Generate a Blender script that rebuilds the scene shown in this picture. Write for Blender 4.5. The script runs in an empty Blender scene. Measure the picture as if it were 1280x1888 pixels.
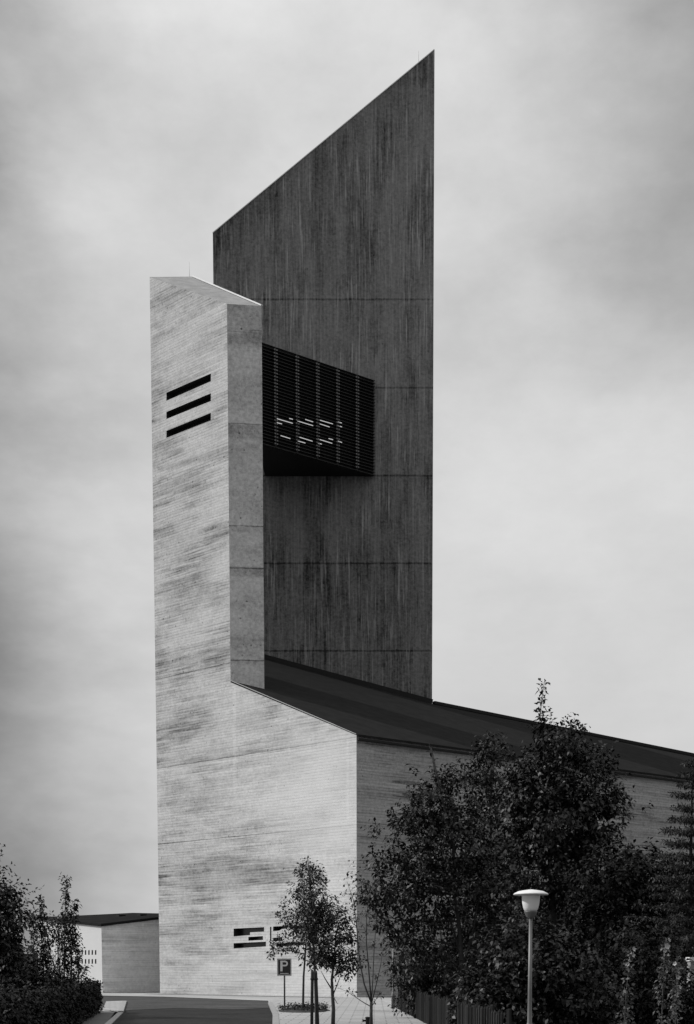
import bpy, bmesh, math, random
import numpy as np
from mathutils import Vector, geometry

# ------------------------------------------------------------------ camera, sky, sun, exposure
S = bpy.context.scene
COL = S.collection
f = 2900.0; uc = 690.0; vh = 1785.0; VPd = 27000.0          # calibrated lens, in pixels of the 1280 x 1888 photograph
tp = f / VPd; PITCH = math.atan(tp); vpp = vh + f * tp
cam_d = bpy.data.cameras.new('camera'); cam = bpy.data.objects.new('camera', cam_d); COL.objects.link(cam)
cam.location = (0, 0, 1.7); cam.rotation_euler = (math.pi / 2 - PITCH, 0, 0)
cam_d.sensor_width = 36; cam_d.lens = f / 1888 * 36
cam_d.shift_x = -50 / 1888; cam_d.shift_y = (vpp - 944) / 1888
cam_d.clip_start = 0.1; cam_d.clip_end = 6000
S.camera = cam
S.view_settings.view_transform = 'Standard'; S.view_settings.look = 'None'
S.view_settings.exposure = 0.0; S.view_settings.gamma = 1.0

SUN_EL = math.radians(36); SUN_DIR = Vector((-0.995, 0.10, 0)).normalized() * math.cos(SUN_EL)
SUN_DIR.z = math.sin(SUN_EL)
sl = bpy.data.lights.new('sun', 'SUN'); sl.energy = 4.0; sl.angle = math.radians(0.5); sl.color = (1, 0.995, 0.985)
so = bpy.data.objects.new('sun', sl); COL.objects.link(so); so.location = (-60, 0, 60)
so.rotation_euler = (-SUN_DIR).to_track_quat('-Z', 'Y').to_euler()


class NB:
    """small node-tree writer"""
    def __init__(s, tree): s.t = tree; s.n = tree.nodes; s.l = tree.links
    def put(s, v, sock):
        if isinstance(v, bpy.types.NodeSocket): s.l.new(v, sock)
        elif v is not None: sock.default_value = v
    def m(s, op, a, b=None, c=None, clamp=False):
        n = s.n.new('ShaderNodeMath'); n.operation = op; n.use_clamp = clamp
        for i, v in enumerate((a, b, c)):
            if v is not None: s.put(v, n.inputs[i])
        return n.outputs[0]
    def noise(s, vec, scale=1.0, detail=3.0, rough=0.55):
        n = s.n.new('ShaderNodeTexNoise'); s.l.new(vec, n.inputs['Vector'])
        n.inputs['Scale'].default_value = scale; n.inputs['Detail'].default_value = detail
        n.inputs['Roughness'].default_value = rough
        return n.outputs['Fac']
    def scale(s, vec, k, off=(0, 0, 0)):
        n = s.n.new('ShaderNodeMapping'); s.l.new(vec, n.inputs['Vector'])
        n.inputs['Scale'].default_value = k; n.inputs['Location'].default_value = off
        return n.outputs[0]
    def sep(s, vec):
        n = s.n.new('ShaderNodeSeparateXYZ'); s.l.new(vec, n.inputs[0]); return n.outputs
    def comb(s, x, y, z=0.0):
        n = s.n.new('ShaderNodeCombineXYZ')
        for i, v in enumerate((x, y, z)): s.put(v, n.inputs[i])
        return n.outputs[0]
    def step(s, v, a, b, lo=0.0, hi=1.0):
        n = s.n.new('ShaderNodeMapRange'); n.interpolation_type = 'SMOOTHSTEP'
        s.put(v, n.inputs[0])
        n.inputs[1].default_value = a; n.inputs[2].default_value = b
        n.inputs[3].default_value = lo; n.inputs[4].default_value = hi
        return n.outputs[0]
    def white(s, v):
        n = s.n.new('ShaderNodeTexWhiteNoise'); n.noise_dimensions = '1D'; s.put(v, n.inputs['W']); return n.outputs['Value']
    def mix(s, k, a, b):       # a + k (b - a)
        return s.m('MULTIPLY_ADD', k, s.m('SUBTRACT', b, a), a)


W = bpy.data.worlds.new('World'); S.world = W; W.use_nodes = True
nb = NB(W.node_tree)
bg = W.node_tree.nodes['Background']
sky = nb.n.new('ShaderNodeTexSky'); sky.sky_type = 'NISHITA'; sky.sun_disc = False
sky.sun_elevation = SUN_EL; sky.sun_rotation = math.atan2(SUN_DIR.x, SUN_DIR.y)
bw = nb.n.new('ShaderNodeRGBToBW'); nb.l.new(sky.outputs[0], bw.inputs[0])
tc = nb.n.new('ShaderNodeTexCoord'); D = tc.outputs['Generated']
dx, dy, dz = nb.sep(D)
zz = nb.m('ADD', nb.m('MAXIMUM', dz, 0.0), 0.16)
cu = nb.comb(nb.m('DIVIDE', dx, zz), nb.m('DIVIDE', dy, zz), 0.0)      # flat cloud layer seen in perspective
warp = nb.noise(nb.scale(D, (1, 1, 1.6), (3.1, 1.7, 0.4)), 2.2, 2.0)
c1 = nb.noise(nb.scale(D, (1.0, 1.0, 2.0), (1.3, 4.2, 2.6)), 4.3, 7.0, 0.56)
c2 = nb.noise(nb.scale(cu, (1.0, 0.55, 1.0), (7.2, 2.1, 0)), 1.1, 6.0, 0.6)
cl = nb.m('ADD', nb.m('MULTIPLY', c1, 0.55), nb.m('MULTIPLY', c2, 0.45))
cover = nb.step(cl, 0.40, 0.60)                                        # thick cloud where 1
bright = nb.m('MULTIPLY_ADD', cover, 0.55, 6.75)
c3 = nb.noise(nb.scale(cu, (1.6, 1.1, 1.0), (2.2, 5.1, 0)), 1.9, 8.0, 0.66)
wisp = nb.m('MULTIPLY', nb.m('ADD', nb.m('SUBTRACT', c3, 0.5), nb.m('MULTIPLY', nb.m('SUBTRACT', c1, 0.5), 0.8)), nb.step(dz, 0.05, 0.50, 0.08, 0.70))
bright = nb.m('MULTIPLY', bright, nb.m('ADD', 1.0, wisp))
bright = nb.m('MULTIPLY', bright, nb.step(dz, 0.58, 1.0, 1.0, 3.2))       # overcast: brightest overhead
bright = nb.m('MULTIPLY', bright, nb.mix(nb.step(dz, 0.0, 0.6), nb.step(dy, -0.5, 0.3, 0.5, 1.0), 1.0))
# edge darkening painted into the sky as dull cloud banks: left, upper left and right
def bank(cx, cz, rx, rz):
    a = nb.m('DIVIDE', nb.m('SUBTRACT', dx, cx), rx); b = nb.m('DIVIDE', nb.m('SUBTRACT', dz, cz), rz)
    r = nb.m('SQRT', nb.m('ADD', nb.m('MULTIPLY', a, a), nb.m('MULTIPLY', b, b)))
    r = nb.m('ADD', r, nb.m('MULTIPLY', nb.m('SUBTRACT', c1, 0.5), 0.9))
    return nb.step(nb.m('ADD', r, nb.m('MULTIPLY', nb.m('SUBTRACT', warp, 0.5), 0.5)), 0.1, 1.2, 1.0, 0.0)
front = nb.step(dy, 0.2, 0.6)
k = nb.m('ADD', nb.m('MULTIPLY', bank(-0.31, 0.08, 0.175, 0.46), 0.92), nb.m('MULTIPLY', bank(-0.25, 0.57, 0.18, 0.17), 0.68))
k = nb.m('ADD', k, nb.m('MULTIPLY', bank(0.21, 0.45, 0.14, 0.16), 0.46))
k = nb.m('ADD', k, nb.m('MULTIPLY', bank(0.20, 0.60, 0.16, 0.07), 0.42))
k = nb.m('MULTIPLY', k, front)
bright = nb.m('MULTIPLY', bright, nb.m('SUBTRACT', 1.0, k))
skyv = nb.mix(0.85, bw.outputs[0], bright)
cmb = nb.n.new('ShaderNodeCombineColor')
for i in range(3): nb.l.new(skyv, cmb.inputs[i])
nb.l.new(cmb.outputs[0], bg.inputs['Color'])
bg.inputs['Strength'].default_value = 0.10

# ------------------------------------------------------------------ geometry of the view: pixels of the photograph to points in the place
CAM = np.array([0, 0, 1.7])
FW = np.array([0, math.cos(PITCH), -math.sin(PITCH)]); UP = np.array([0, math.sin(PITCH), math.cos(PITCH)]); RT = np.array([1., 0, 0])
def ray(u, v): return FW + RT * (u - uc) / f + UP * (vpp - v) / f
def gnd(u, v, z=0.0):
    d = ray(u, v); return CAM + d * (z - 1.7) / d[2]
def atY(u, v, Y):
    d = ray(u, v); return CAM + d * Y / d[1]
def isect(u, v, P, n):
    d = ray(u, v); return CAM + d * (np.dot(np.asarray(P) - CAM, n) / np.dot(d, n))
def dirvp(u):
    d = ray(u, vh); d[2] = 0; return d / np.linalg.norm(d)
rng = np.random.default_rng(7); random.seed(7)

# ------------------------------------------------------------------ object helpers
def tag(o, label=None, cat=None, group=None, kind=None):
    if label: o['label'] = label
    if cat: o['category'] = cat
    if group: o['group'] = group
    if kind: o['kind'] = kind
    return o
def thing(name, label, cat, loc, group=None):
    o = bpy.data.objects.new(name, None); COL.objects.link(o); o.location = [float(c) for c in loc]; o.empty_display_size = 0.3
    return tag(o, label, cat, group)
def origin(o):
    p = Vector((0, 0, 0))
    while o is not None: p = p + Vector(o.location); o = o.parent
    return p
def link_mesh(name, me, mat, parent=None):
    o = bpy.data.objects.new(name, me); COL.objects.link(o)
    if mat: me.materials.append(mat)
    if parent is not None: o.parent = parent
    return o
def poly(name, faces, mat, parent=None, smooth=False):
    """faces: list of (points, uvs or None), world coordinates"""
    off = origin(parent) if parent is not None else Vector((0, 0, 0))
    V, F, UVs = [], [], []
    for pts, uvs in faces:
        i0 = len(V)
        for p in pts: V.append((float(p[0]) - off.x, float(p[1]) - off.y, float(p[2]) - off.z))
        F.append(tuple(range(i0, i0 + len(pts))))
        UVs += list(uvs) if uvs is not None else face_uv(pts)
    me = bpy.data.meshes.new(name); me.from_pydata(V, [], F)
    ul = me.uv_layers.new(name='UVMap')
    for i, uv in enumerate(UVs): ul.data[i].uv = (float(uv[0]), float(uv[1]))
    if smooth:
        for p in me.polygons: p.use_smooth = True
    return link_mesh(name, me, mat, parent)
def face_uv(pts):
    """metres along the horizontal of the face, and height (or second plan axis)"""
    P = [np.asarray(p, float) for p in pts]
    n = np.zeros(3)
    for a, b in zip(P, P[1:] + P[:1]): n += np.cross(a, b)
    n /= (np.linalg.norm(n) + 1e-12)
    if abs(n[2]) > 0.8: return [(p[0], p[1]) for p in P]
    h = np.cross(n, [0, 0, 1.]); h /= np.linalg.norm(h)
    if h[0] < 0: h = -h
    return [(p @ h, p[2]) for p in P]
def prism_faces(base, top, cap=True):
    """walls between two loops of equal length (outward if base runs counter-clockwise seen from above)"""
    n = len(base); fs = []
    for i in range(n):
        j = (i + 1) % n
        fs.append(([base[i], base[j], top[j], top[i]], None))
    if cap:
        fs.append((list(top), None)); fs.append((list(base)[::-1], None))
    return fs
def box_faces(c, sx, sy, sz, ax=(1, 0, 0)):
    """upright box, c = centre of the base, ax = direction of its x side"""
    ax = np.asarray(ax, float); ay = np.array([-ax[1], ax[0], 0]); c = np.asarray(c, float)
    b = [c + ax * sx / 2 * i + ay * sy / 2 * j for i, j in ((-1, -1), (1, -1), (1, 1), (-1, 1))]
    return prism_faces(b, [p + np.array([0, 0, sz]) for p in b])
def tube_bm(bm, pts, rad, n=6, cap=True):
    pts = [Vector([float(c) for c in p]) for p in pts]
    if not hasattr(rad, '__len__'): rad = [rad] * len(pts)
    rings = []
    for i, p in enumerate(pts):
        t = (pts[min(i + 1, len(pts) - 1)] - pts[max(i - 1, 0)]).normalized()
        a = Vector((1, 0, 0)) if abs(t.x) < 0.8 else Vector((0, 1, 0))
        x = t.cross(a).normalized(); y = t.cross(x)
        rings.append([bm.verts.new(p + (x * math.cos(2 * math.pi * k / n) + y * math.sin(2 * math.pi * k / n)) * rad[i]) for k in range(n)])
    for r0, r1 in zip(rings, rings[1:]):
        for k in range(n): bm.faces.new((r0[k], r0[(k + 1) % n], r1[(k + 1) % n], r1[k]))
    if cap:
        bm.faces.new(rings[0][::-1]); bm.faces.new(rings[-1])
def bm_obj(name, bm, mat, parent=None, smooth=True):
    if parent is not None:
        off = origin(parent)
        for v in bm.verts: v.co -= off
    bmesh.ops.recalc_face_normals(bm, faces=bm.faces[:])
    me = bpy.data.meshes.new(name); bm.to_mesh(me); bm.free()
    if smooth:
        for p in me.polygons: p.use_smooth = True
    return link_mesh(name, me, mat, parent)
def lathe_bm(bm, c, prof, n=28):
    """prof: list of (radius, height)"""
    c = Vector([float(x) for x in c]); rings = []
    for r, z in prof:
        rings.append([bm.verts.new(c + Vector((r * math.cos(2 * math.pi * k / n), r * math.sin(2 * math.pi * k / n), z))) for k in range(n)])
    for r0, r1 in zip(rings, rings[1:]):
        for k in range(n): bm.faces.new((r0[k], r0[(k + 1) % n], r1[(k + 1) % n], r1[k]))
    bm.faces.new(rings[0][::-1]); bm.faces.new(rings[-1])
def copy_tree(o, parent=None):
    c = o.copy(); COL.objects.link(c); c.parent = parent
    for ch in list(o.children): copy_tree(ch, c)
    return c

# ------------------------------------------------------------------ materials
def mat_new(name, rough=0.8, spec=0.3):
    m = bpy.data.materials.new(name); m.use_nodes = True
    b = m.node_tree.nodes['Principled BSDF']; b.inputs['Roughness'].default_value = rough
    b.inputs['Specular IOR Level'].default_value = spec
    return m, NB(m.node_tree), b
def set_grey(nb, b, v):
    c = nb.n.new('ShaderNodeCombineColor')
    for i in range(3): nb.put(v, c.inputs[i])
    nb.l.new(c.outputs[0], b.inputs['Base Color'])
def bump(nb, b, h, strength=0.4, dist=0.03):
    n = nb.n.new('ShaderNodeBump'); n.inputs['Strength'].default_value = strength; n.inputs['Distance'].default_value = dist
    nb.l.new(h, n.inputs['Height']); nb.l.new(n.outputs[0], b.inputs['Normal'])
def simple(name, v, rough=0.6, spec=0.3, var=0.25, sc=6.0, metal=0.0):
    m, nb, b = mat_new(name, rough, spec); b.inputs['Metallic'].default_value = metal
    t = nb.n.new('ShaderNodeTexCoord')
    n = nb.noise(t.outputs['Object'], sc, 4.0)
    set_grey(nb, b, nb.m('MULTIPLY', nb.m('MULTIPLY_ADD', n, 2 * var, 1.0 - var), v))
    return m

def board_concrete(name, base, width, vertical=False, streak=0.55, blotch=0.5, joints=(), joint_w=0.05, seed=0.0, pits=0.3, grit=0.6, dash=0.3,
                   lifts=None, fade=None, extra=None):
    """board-marked concrete; the UV map is in metres (along the wall, height)"""
    m, nb, b = mat_new(name, 0.9, 0.2)
    t = nb.n.new('ShaderNodeTexCoord'); uv = t.outputs['UV']
    x, z, _ = nb.sep(uv)
    al, ac = (z, x) if vertical else (x, z)                # along the boards, across the boards
    q = nb.m('DIVIDE', ac, width); idx = nb.m('FLOOR', q); fr = nb.m('FRACT', q)
    r1 = nb.white(nb.m('ADD', idx, 17.3 + seed)); r2 = nb.white(nb.m('ADD', idx, 91.7 + seed))
    # each board is made of lengths of its own
    seg = nb.m('FLOOR', nb.m('ADD', nb.m('DIVIDE', al, 3.4), nb.m('MULTIPLY', r2, 7.0)))
    r3 = nb.white(nb.m('MULTIPLY_ADD', seg, 3.71, nb.m('MULTIPLY', idx, 1.37)))
    v1 = nb.comb(nb.m('MULTIPLY', al, 0.35), nb.m('MULTIPLY', ac, 9.0), seed)
    v2 = nb.comb(nb.m('MULTIPLY', al, 0.12), nb.m('MULTIPLY', ac, 1.9), seed + 4.0)
    v3 = nb.comb(nb.m('MULTIPLY', al, 0.22), nb.m('MULTIPLY', ac, 0.45), seed + 9.0)
    fine = nb.noise(v1, 1.0, 4.0, 0.65); mid = nb.noise(v2, 1.0, 5.0, 0.6); big = nb.noise(v3, 1.0, 5.0, 0.6)
    grain = nb.noise(nb.comb(x, z, seed), 5.0, 6.0, 0.85)
    gr2 = nb.noise(nb.comb(x, z, seed + 2), 2.3, 4.0, 0.6)
    patch = nb.step(big, 0.36, 0.66)                       # where the marks show strongly
    s = nb.m('MULTIPLY', nb.m('SUBTRACT', fine, 0.5), 1.5)
    s = nb.m('ADD', s, nb.m('MULTIPLY', nb.m('SUBTRACT', mid, 0.5), 1.3))
    s = nb.m('ADD', s, nb.m('MULTIPLY', nb.m('SUBTRACT', r3, 0.5), 0.12))
    s = nb.m('SUBTRACT', s, nb.m('MULTIPLY', nb.m('GREATER_THAN', r3, 0.955), dash))          # single boards that left a dark or a pale mark
    s = nb.m('MULTIPLY_ADD', nb.m('LESS_THAN', r3, 0.05), dash * 0.6, s)
    s = nb.m('MULTIPLY', s, nb.m('MULTIPLY_ADD', patch, 0.75, 0.25))
    s = nb.m('MULTIPLY', s, streak)
    s = nb.m('ADD', s, nb.m('MULTIPLY', nb.m('SUBTRACT', 0.42, patch), blotch * 0.5))
    s = nb.m('ADD', s, nb.m('MULTIPLY', nb.m('SUBTRACT', gr2, 0.5), 0.28))
    s = nb.m('ADD', s, nb.m('MULTIPLY', nb.m('SUBTRACT', grain, 0.5), grit))
    sp = nb.step(nb.noise(nb.comb(x, z, seed + 6), 5.5, 2.0, 0.6), 0.33, 0.67)
    s = nb.m('ADD', s, nb.m('MULTIPLY', nb.m('SUBTRACT', sp, 0.5), grit * 0.15))
    edge = nb.m('MULTIPLY', nb.m('LESS_THAN', nb.m('ABSOLUTE', nb.m('SUBTRACT', fr, 0.5)), 0.36), 1.0)
    em = nb.step(nb.noise(nb.comb(nb.m('MULTIPLY', al, 0.5), nb.m('MULTIPLY', idx, 3.3), seed), 1.0, 3.0), 0.42, 0.62)
    s = nb.m('SUBTRACT', s, nb.m('MULTIPLY', nb.m('MULTIPLY', nb.m('SUBTRACT', 1.0, edge), em), 0.12 * streak / 0.55))
    if pits:
        vo = nb.n.new('ShaderNodeTexVoronoi'); vo.inputs['Scale'].default_value = 2.6
        nb.l.new(nb.comb(x, z, seed), vo.inputs['Vector'])
        p = nb.m('MULTIPLY', nb.m('LESS_THAN', vo.outputs['Distance'], 0.16), nb.step(gr2, 0.5, 0.62))
        s = nb.m('SUBTRACT', s, nb.m('MULTIPLY', p, pits))
    wob = nb.m('MULTIPLY', nb.m('SUBTRACT', nb.noise(nb.comb(nb.m('MULTIPLY', x, 0.8), seed, 0), 1.0, 3.0), 0.5), 0.12)
    zj = nb.m('ADD', z, wob)
    for jz in joints:
        d = nb.m('ABSOLUTE', nb.m('SUBTRACT', zj, jz))
        s = nb.m('SUBTRACT', s, nb.m('MULTIPLY', nb.m('LESS_THAN', d, joint_w), 0.45))
    if lifts:
        for z0, z1, dv in lifts:      # a lift of its own tone between two heights, soft lower or upper edge
            a = nb.m('MULTIPLY', nb.step(zj, z0 - 0.04, z0 + 0.04), nb.m('SUBTRACT', 1.0, nb.step(zj, z1 - 0.04, z1 + 0.04)))
            s = nb.m('MULTIPLY_ADD', a, dv, s)
    if extra: s = extra(nb, x, z, s, big, mid, fine)
    val = nb.m('MULTIPLY', nb.m('MAXIMUM', nb.m('ADD', s, 1.0), 0.12), base)
    set_grey(nb, b, val)
    h = nb.m('ADD', nb.m('MULTIPLY', edge, 0.5), nb.m('ADD', nb.m('MULTIPLY', fine, 0.5), nb.m('MULTIPLY', grain, 0.6)))
    bump(nb, b, h, 0.5, 0.025)
    return m

def blob_mask(nb, x, z, cx, cz, rx, rz, n):
    a = nb.m('DIVIDE', nb.m('SUBTRACT', x, cx), rx); c = nb.m('DIVIDE', nb.m('SUBTRACT', z, cz), rz)
    r = nb.m('SQRT', nb.m('ADD', nb.m('MULTIPLY', a, a), nb.m('MULTIPLY', c, c)))
    r = nb.m('ADD', r, nb.m('MULTIPLY', nb.m('SUBTRACT', n, 0.5), 1.4))
    return nb.step(r, 0.4, 1.3, 1.0, 0.0)

# ------------------------------------------------------------------ the church: plan
C = gnd(658, 1839.5)
dl = dirvp(-2050); dr = dirvp(3900)
nl = np.cross(dl, [0, 0, 1.]); nr = np.cross(dr, [0, 0, 1.])
nl = nl if nl[1] < 0 else -nl; nr = nr if nr[1] < 0 else -nr
Z = np.array([0, 0, 1.])
def L(a, z): return C + dl * a + Z * (z - C[2])              # a point of the long pale wall
def wall_az(u, v):
    p = isect(u, v, C, nl); return float((p - C) @ dl), float(p[2])
aA, zA = 19.42, 45.47; aB = 11.50; zB = wall_az(419, 560)[1]; zP1 = 19.34; zP2 = 14.88
A_, B_ = L(aA, zA), L(aB, zB); P1 = L(aB, zP1); P2 = L(0, zP2)
E_ = atY(482.5, 564, 100.03)
tn = np.cross(B_ - A_, E_ - A_); tn /= np.linalg.norm(tn)
D_ = isect(355, 510, A_, tn)
def down(p, z=0.0): return np.array([p[0], p[1], z])

# --- materials of the church
def pale_extra(nb, x, z, s, big, mid, fine):
    # x grows from the far edge (-19.4) to the near corner (0): the tone greys towards the far edge
    s = nb.m('ADD', s, nb.step(nb.m('MULTIPLY_ADD', nb.m('SUBTRACT', big, 0.5), 10.0, x), -17.0, -3.0, -0.13, 0.10))
    clean = blob_mask(nb, x, z, -2.0, 11.6, 6.0, 4.0, mid)             # washed pale area near the corner
    s = nb.mix(nb.m('MULTIPLY', clean, 0.8), s, nb.m('ADD', nb.m('MULTIPLY', s, 0.30), 0.20))
    clean2 = blob_mask(nb, x, z, -6.0, 1.2, 11.0, 1.6, mid)
    s = nb.mix(nb.m('MULTIPLY', clean2, 0.65), s, nb.m('ADD', nb.m('MULTIPLY', s, 0.4), 0.16))
    for cx, cz, rx, rz, dk in ((-13, 7.4, 6.5, 1.3, 0.22), (-7.5, 7.6, 4.2, 1.0, 0.24), (-15, 12.3, 4, 0.9, 0.16), (-15.5, 25.5, 2.6, 1.6, 0.16),
                           (-9, 16.7, 2.5, 0.8, 0.20), (-16, 17.2, 3, 1.0, 0.14), (-17, 29, 3, 2, 0.10), (-14.2, 4.6, 4.0, 1.0, 0.10)):
        k = blob_mask(nb, x, z, cx, cz, rx, rz, nb.m('MULTIPLY_ADD', fine, 0.6, nb.m('MULTIPLY', mid, 0.4)))
        s = nb.m('SUBTRACT', s, nb.m('MULTIPLY', k, dk))
    # vertical construction seams, paler
    for cx, z0, z1, w in ((-11.15, 12.2, 20.4, 0.16), (-0.75, 9.9, 15.0, 0.10)):
        k = nb.m('MULTIPLY', nb.m('LESS_THAN', nb.m('ABSOLUTE', nb.m('SUBTRACT', x, cx)), w), nb.m('MULTIPLY', nb.step(z, z0, z0 + 0.5), nb.step(z, z1 - 0.5, z1, 1, 0)))
        s = nb.m('MULTIPLY_ADD', k, 0.08, s)
    # dirt thinning upwards just under lift joints is absent on the pale wall; weathered top edge of the tower
    return s
M_pale = board_concrete('pale_board_concrete', 0.375, 0.17, False, 1.0, 0.62, joints=(9.85, 14.75, 20.46), joint_w=0.028, seed=1.0, pits=0.45, grit=0.85, dash=0.26,
                        lifts=((20.46, 22.1, -0.10), (9.85, 14.75, 0.05), (14.75, 15.4, -0.10)), extra=pale_extra)
def end_extra(nb, x, z, s, big, mid, fine):
    for jz, h, dk in ((40.0, 0.8, 0.42), (34.65, 0.7, 0.36), (28.65, 0.5, 0.22), (26.1, 0.40, 0.34), (20.6, 0.2, 0.2)):
        d = nb.m('ADD', nb.m('SUBTRACT', jz, z), nb.m('MULTIPLY', nb.m('SUBTRACT', mid, 0.5), 1.2))
        k = nb.m('MULTIPLY', nb.step(d, -0.08, 0.02), nb.step(d, h * 0.5, h * 1.6, 1.0, 0.0))
        s = nb.m('SUBTRACT', s, nb.m('MULTIPLY', k, dk))
    return s
M_end = board_concrete('pitted_grey_concrete', 0.40, 3.0, False, 0.12, 0.55, joints=(34.65, 28.65, 26.14, 20.62), joint_w=0.035, seed=5.0, pits=0.6, grit=1.5, extra=end_extra,
                       lifts=((40.1, 46, -0.16),))
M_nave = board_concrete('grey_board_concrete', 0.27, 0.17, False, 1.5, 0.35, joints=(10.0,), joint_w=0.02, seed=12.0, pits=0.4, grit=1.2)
def bell_extra(nb, x, z, s, big, mid, fine):
    # run-off streaks
    st = nb.noise(nb.comb(nb.m('MULTIPLY', x, 1.1), nb.m('MULTIPLY', z, 0.05), 3.0), 1.0, 4.0, 0.7)
    s = nb.m('MULTIPLY_ADD', nb.m('SUBTRACT', st, 0.5), 0.95, s)
    fine_s = nb.noise(nb.comb(nb.m('MULTIPLY', x, 5.5), nb.m('MULTIPLY', z, 0.22), 8.0), 1.0, 3.0, 0.7)
    s = nb.m('MULTIPLY_ADD', nb.m('MULTIPLY', nb.step(fine_s, 0.52, 0.68), nb.step(big, 0.38, 0.6, 0.35, 1.0)), 1.05, s)
    # damp, sooty concrete under the slanting top and in the lee of the stair tower
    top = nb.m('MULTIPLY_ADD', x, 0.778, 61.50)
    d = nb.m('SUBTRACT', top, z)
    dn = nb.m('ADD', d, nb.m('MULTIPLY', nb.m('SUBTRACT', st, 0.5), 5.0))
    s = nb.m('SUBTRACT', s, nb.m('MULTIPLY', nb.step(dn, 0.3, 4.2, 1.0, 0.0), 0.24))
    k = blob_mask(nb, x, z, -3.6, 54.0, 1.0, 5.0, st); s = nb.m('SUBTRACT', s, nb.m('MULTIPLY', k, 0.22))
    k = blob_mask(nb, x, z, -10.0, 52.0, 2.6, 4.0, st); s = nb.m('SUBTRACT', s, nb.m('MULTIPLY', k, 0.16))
    s = nb.m('SUBTRACT', s, nb.m('MULTIPLY', nb.m('LESS_THAN', z, 36.46), 0.16))          # the lower lifts are darker
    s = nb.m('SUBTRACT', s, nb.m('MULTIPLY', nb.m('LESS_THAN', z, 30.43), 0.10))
    return s
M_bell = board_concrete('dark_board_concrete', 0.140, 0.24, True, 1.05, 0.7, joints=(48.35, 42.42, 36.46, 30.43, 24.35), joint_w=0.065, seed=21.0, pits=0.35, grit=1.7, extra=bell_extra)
M_roof = simple('tarred_roof_sheet', 0.018, 0.95, 0.0, 0.35, 1.2)
M_roof2 = simple('weathered_roof_concrete', 0.20, 0.9, 0.2, 0.45, 1.6)
M_flash = simple('lead_flashing', 0.012, 0.8, 0.2, 0.3, 3.0)
M_coping = simple('pale_coping', 0.55, 0.8, 0.2, 0.12, 2.0)
M_glass = simple('dark_window_glass', 0.012, 0.25, 0.35, 0.2, 2.0)
M_reveal = simple('window_recess_dark', 0.03, 0.8, 0.2, 0.3, 4.0)
M_louvre = simple('black_louvre_metal', 0.010, 0.6, 0.2, 0.25, 4.0)
M_clip = simple('grey_louvre_bracket', 0.12, 0.6, 0.3, 0.3, 9.0)
M_strip = simple('glint_mirror_metal', 0.92, 0.12, 0.5, 0.03, 2.0, 1.0)
M_steel = simple('grey_steel', 0.25, 0.5, 0.4, 0.2, 6.0)

church = thing('concrete_church', 'board-marked concrete church with slanted dark bell tower and pale stair tower', 'church', C)

# --- the pale wall, one face with real openings
def zoom2(pts): return [wall_az(280 + a / 3.2, 1560 + b / 3.2) for a, b in pts]
slots = [[wall_az(*q) for q in ((307, 724), (389, 688.5), (389, 703), (307, 739))],
         [wall_az(*q) for q in ((307, 759.5), (389, 725), (389, 739.5), (307, 772.5))],
         [wall_az(*q) for q in ((307, 794.5), (389, 761), (389, 775), (307, 807.5))]]
holes_lo = [zoom2([(483, 487), (663, 478), (663, 504), (580, 509), (580, 525), (483, 533)]),
            zoom2([(570, 536), (656, 531), (656, 553), (570, 558)]),
            zoom2([(483, 573), (674, 564), (674, 592), (483, 604)]),
            zoom2([(698, 476), (706, 475.6), (706, 560), (698, 560.5)]),
            zoom2([(716, 475), (800, 470), (800, 487), (768, 489), (752, 499), (716, 502)]),
            zoom2([(716, 541), (770, 538), (770, 559), (716, 562)]),
            zoom2([(735, 574), (905, 565), (905, 584), (735, 593)]),
            zoom2([(815, 470), (900, 466), (900, 484), (815, 488)])]
def ccw(p):
    s = sum(a[0] * b[1] - b[0] * a[1] for a, b in zip(p, p[1:] + p[:1])); return p if s > 0 else p[::-1]
outer = [(aA, -0.3), (aA, zA), (aB, zB), (aB, zP1), (0, zP2), (0, -0.3)]
holes = slots + holes_lo
loops = [[Vector((-a, z, 0)) for a, z in outer]] + [[Vector((-a, z, 0)) for a, z in h] for h in holes]
flat = [v for lp in loops for v in lp]
tris = geometry.tessellate_polygon(loops)
faces = []
for t in tris:
    q = [flat[i] for i in t]
    if (q[1] - q[0]).cross(q[2] - q[0]).z < 0: q = q[::-1]
    faces.append(([L(-v.x, v.y) for v in q], [(v.x, v.y) for v in q]))
poly('pale_wall', faces, M_pale, church)['label'] = 'pale sunlit board-marked wall'
# the windows: reveal and dark pane sunk in the wall
def window(h, depth, name):
    fr = [L(a, z) for a, z in h]; bk = [p - nl * depth for p in fr]
    n = len(h)
    o = poly(name, [([fr[i], fr[(i + 1) % n], bk[(i + 1) % n], bk[i]], None) for i in range(n)], M_reveal, church)
    poly('pane', [(bk, None)], M_glass, o)
    return o
for h in slots: window(h, 0.45, 'slot_window')
for h in holes_lo: window(h, 0.40, 'slit_window')
# remaining faces of the stair tower
zt = 8.0
poly('tower_end_wall', [([P1 - Z * 6, down(E_, zP1 - 6), E_, B_], None)], M_end, church)
poly('tower_back_wall', [([down(E_, zt), down(D_, zt), D_, E_], None), ([down(D_, 0), down(A_, 0), A_, D_], None)], M_end, church)
poly('tower_roof', [([A_ - tn * 0.01, B_ - tn * 0.01, E_ - tn * 0.01, D_ - tn * 0.01], None)], M_roof2, church)
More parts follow.
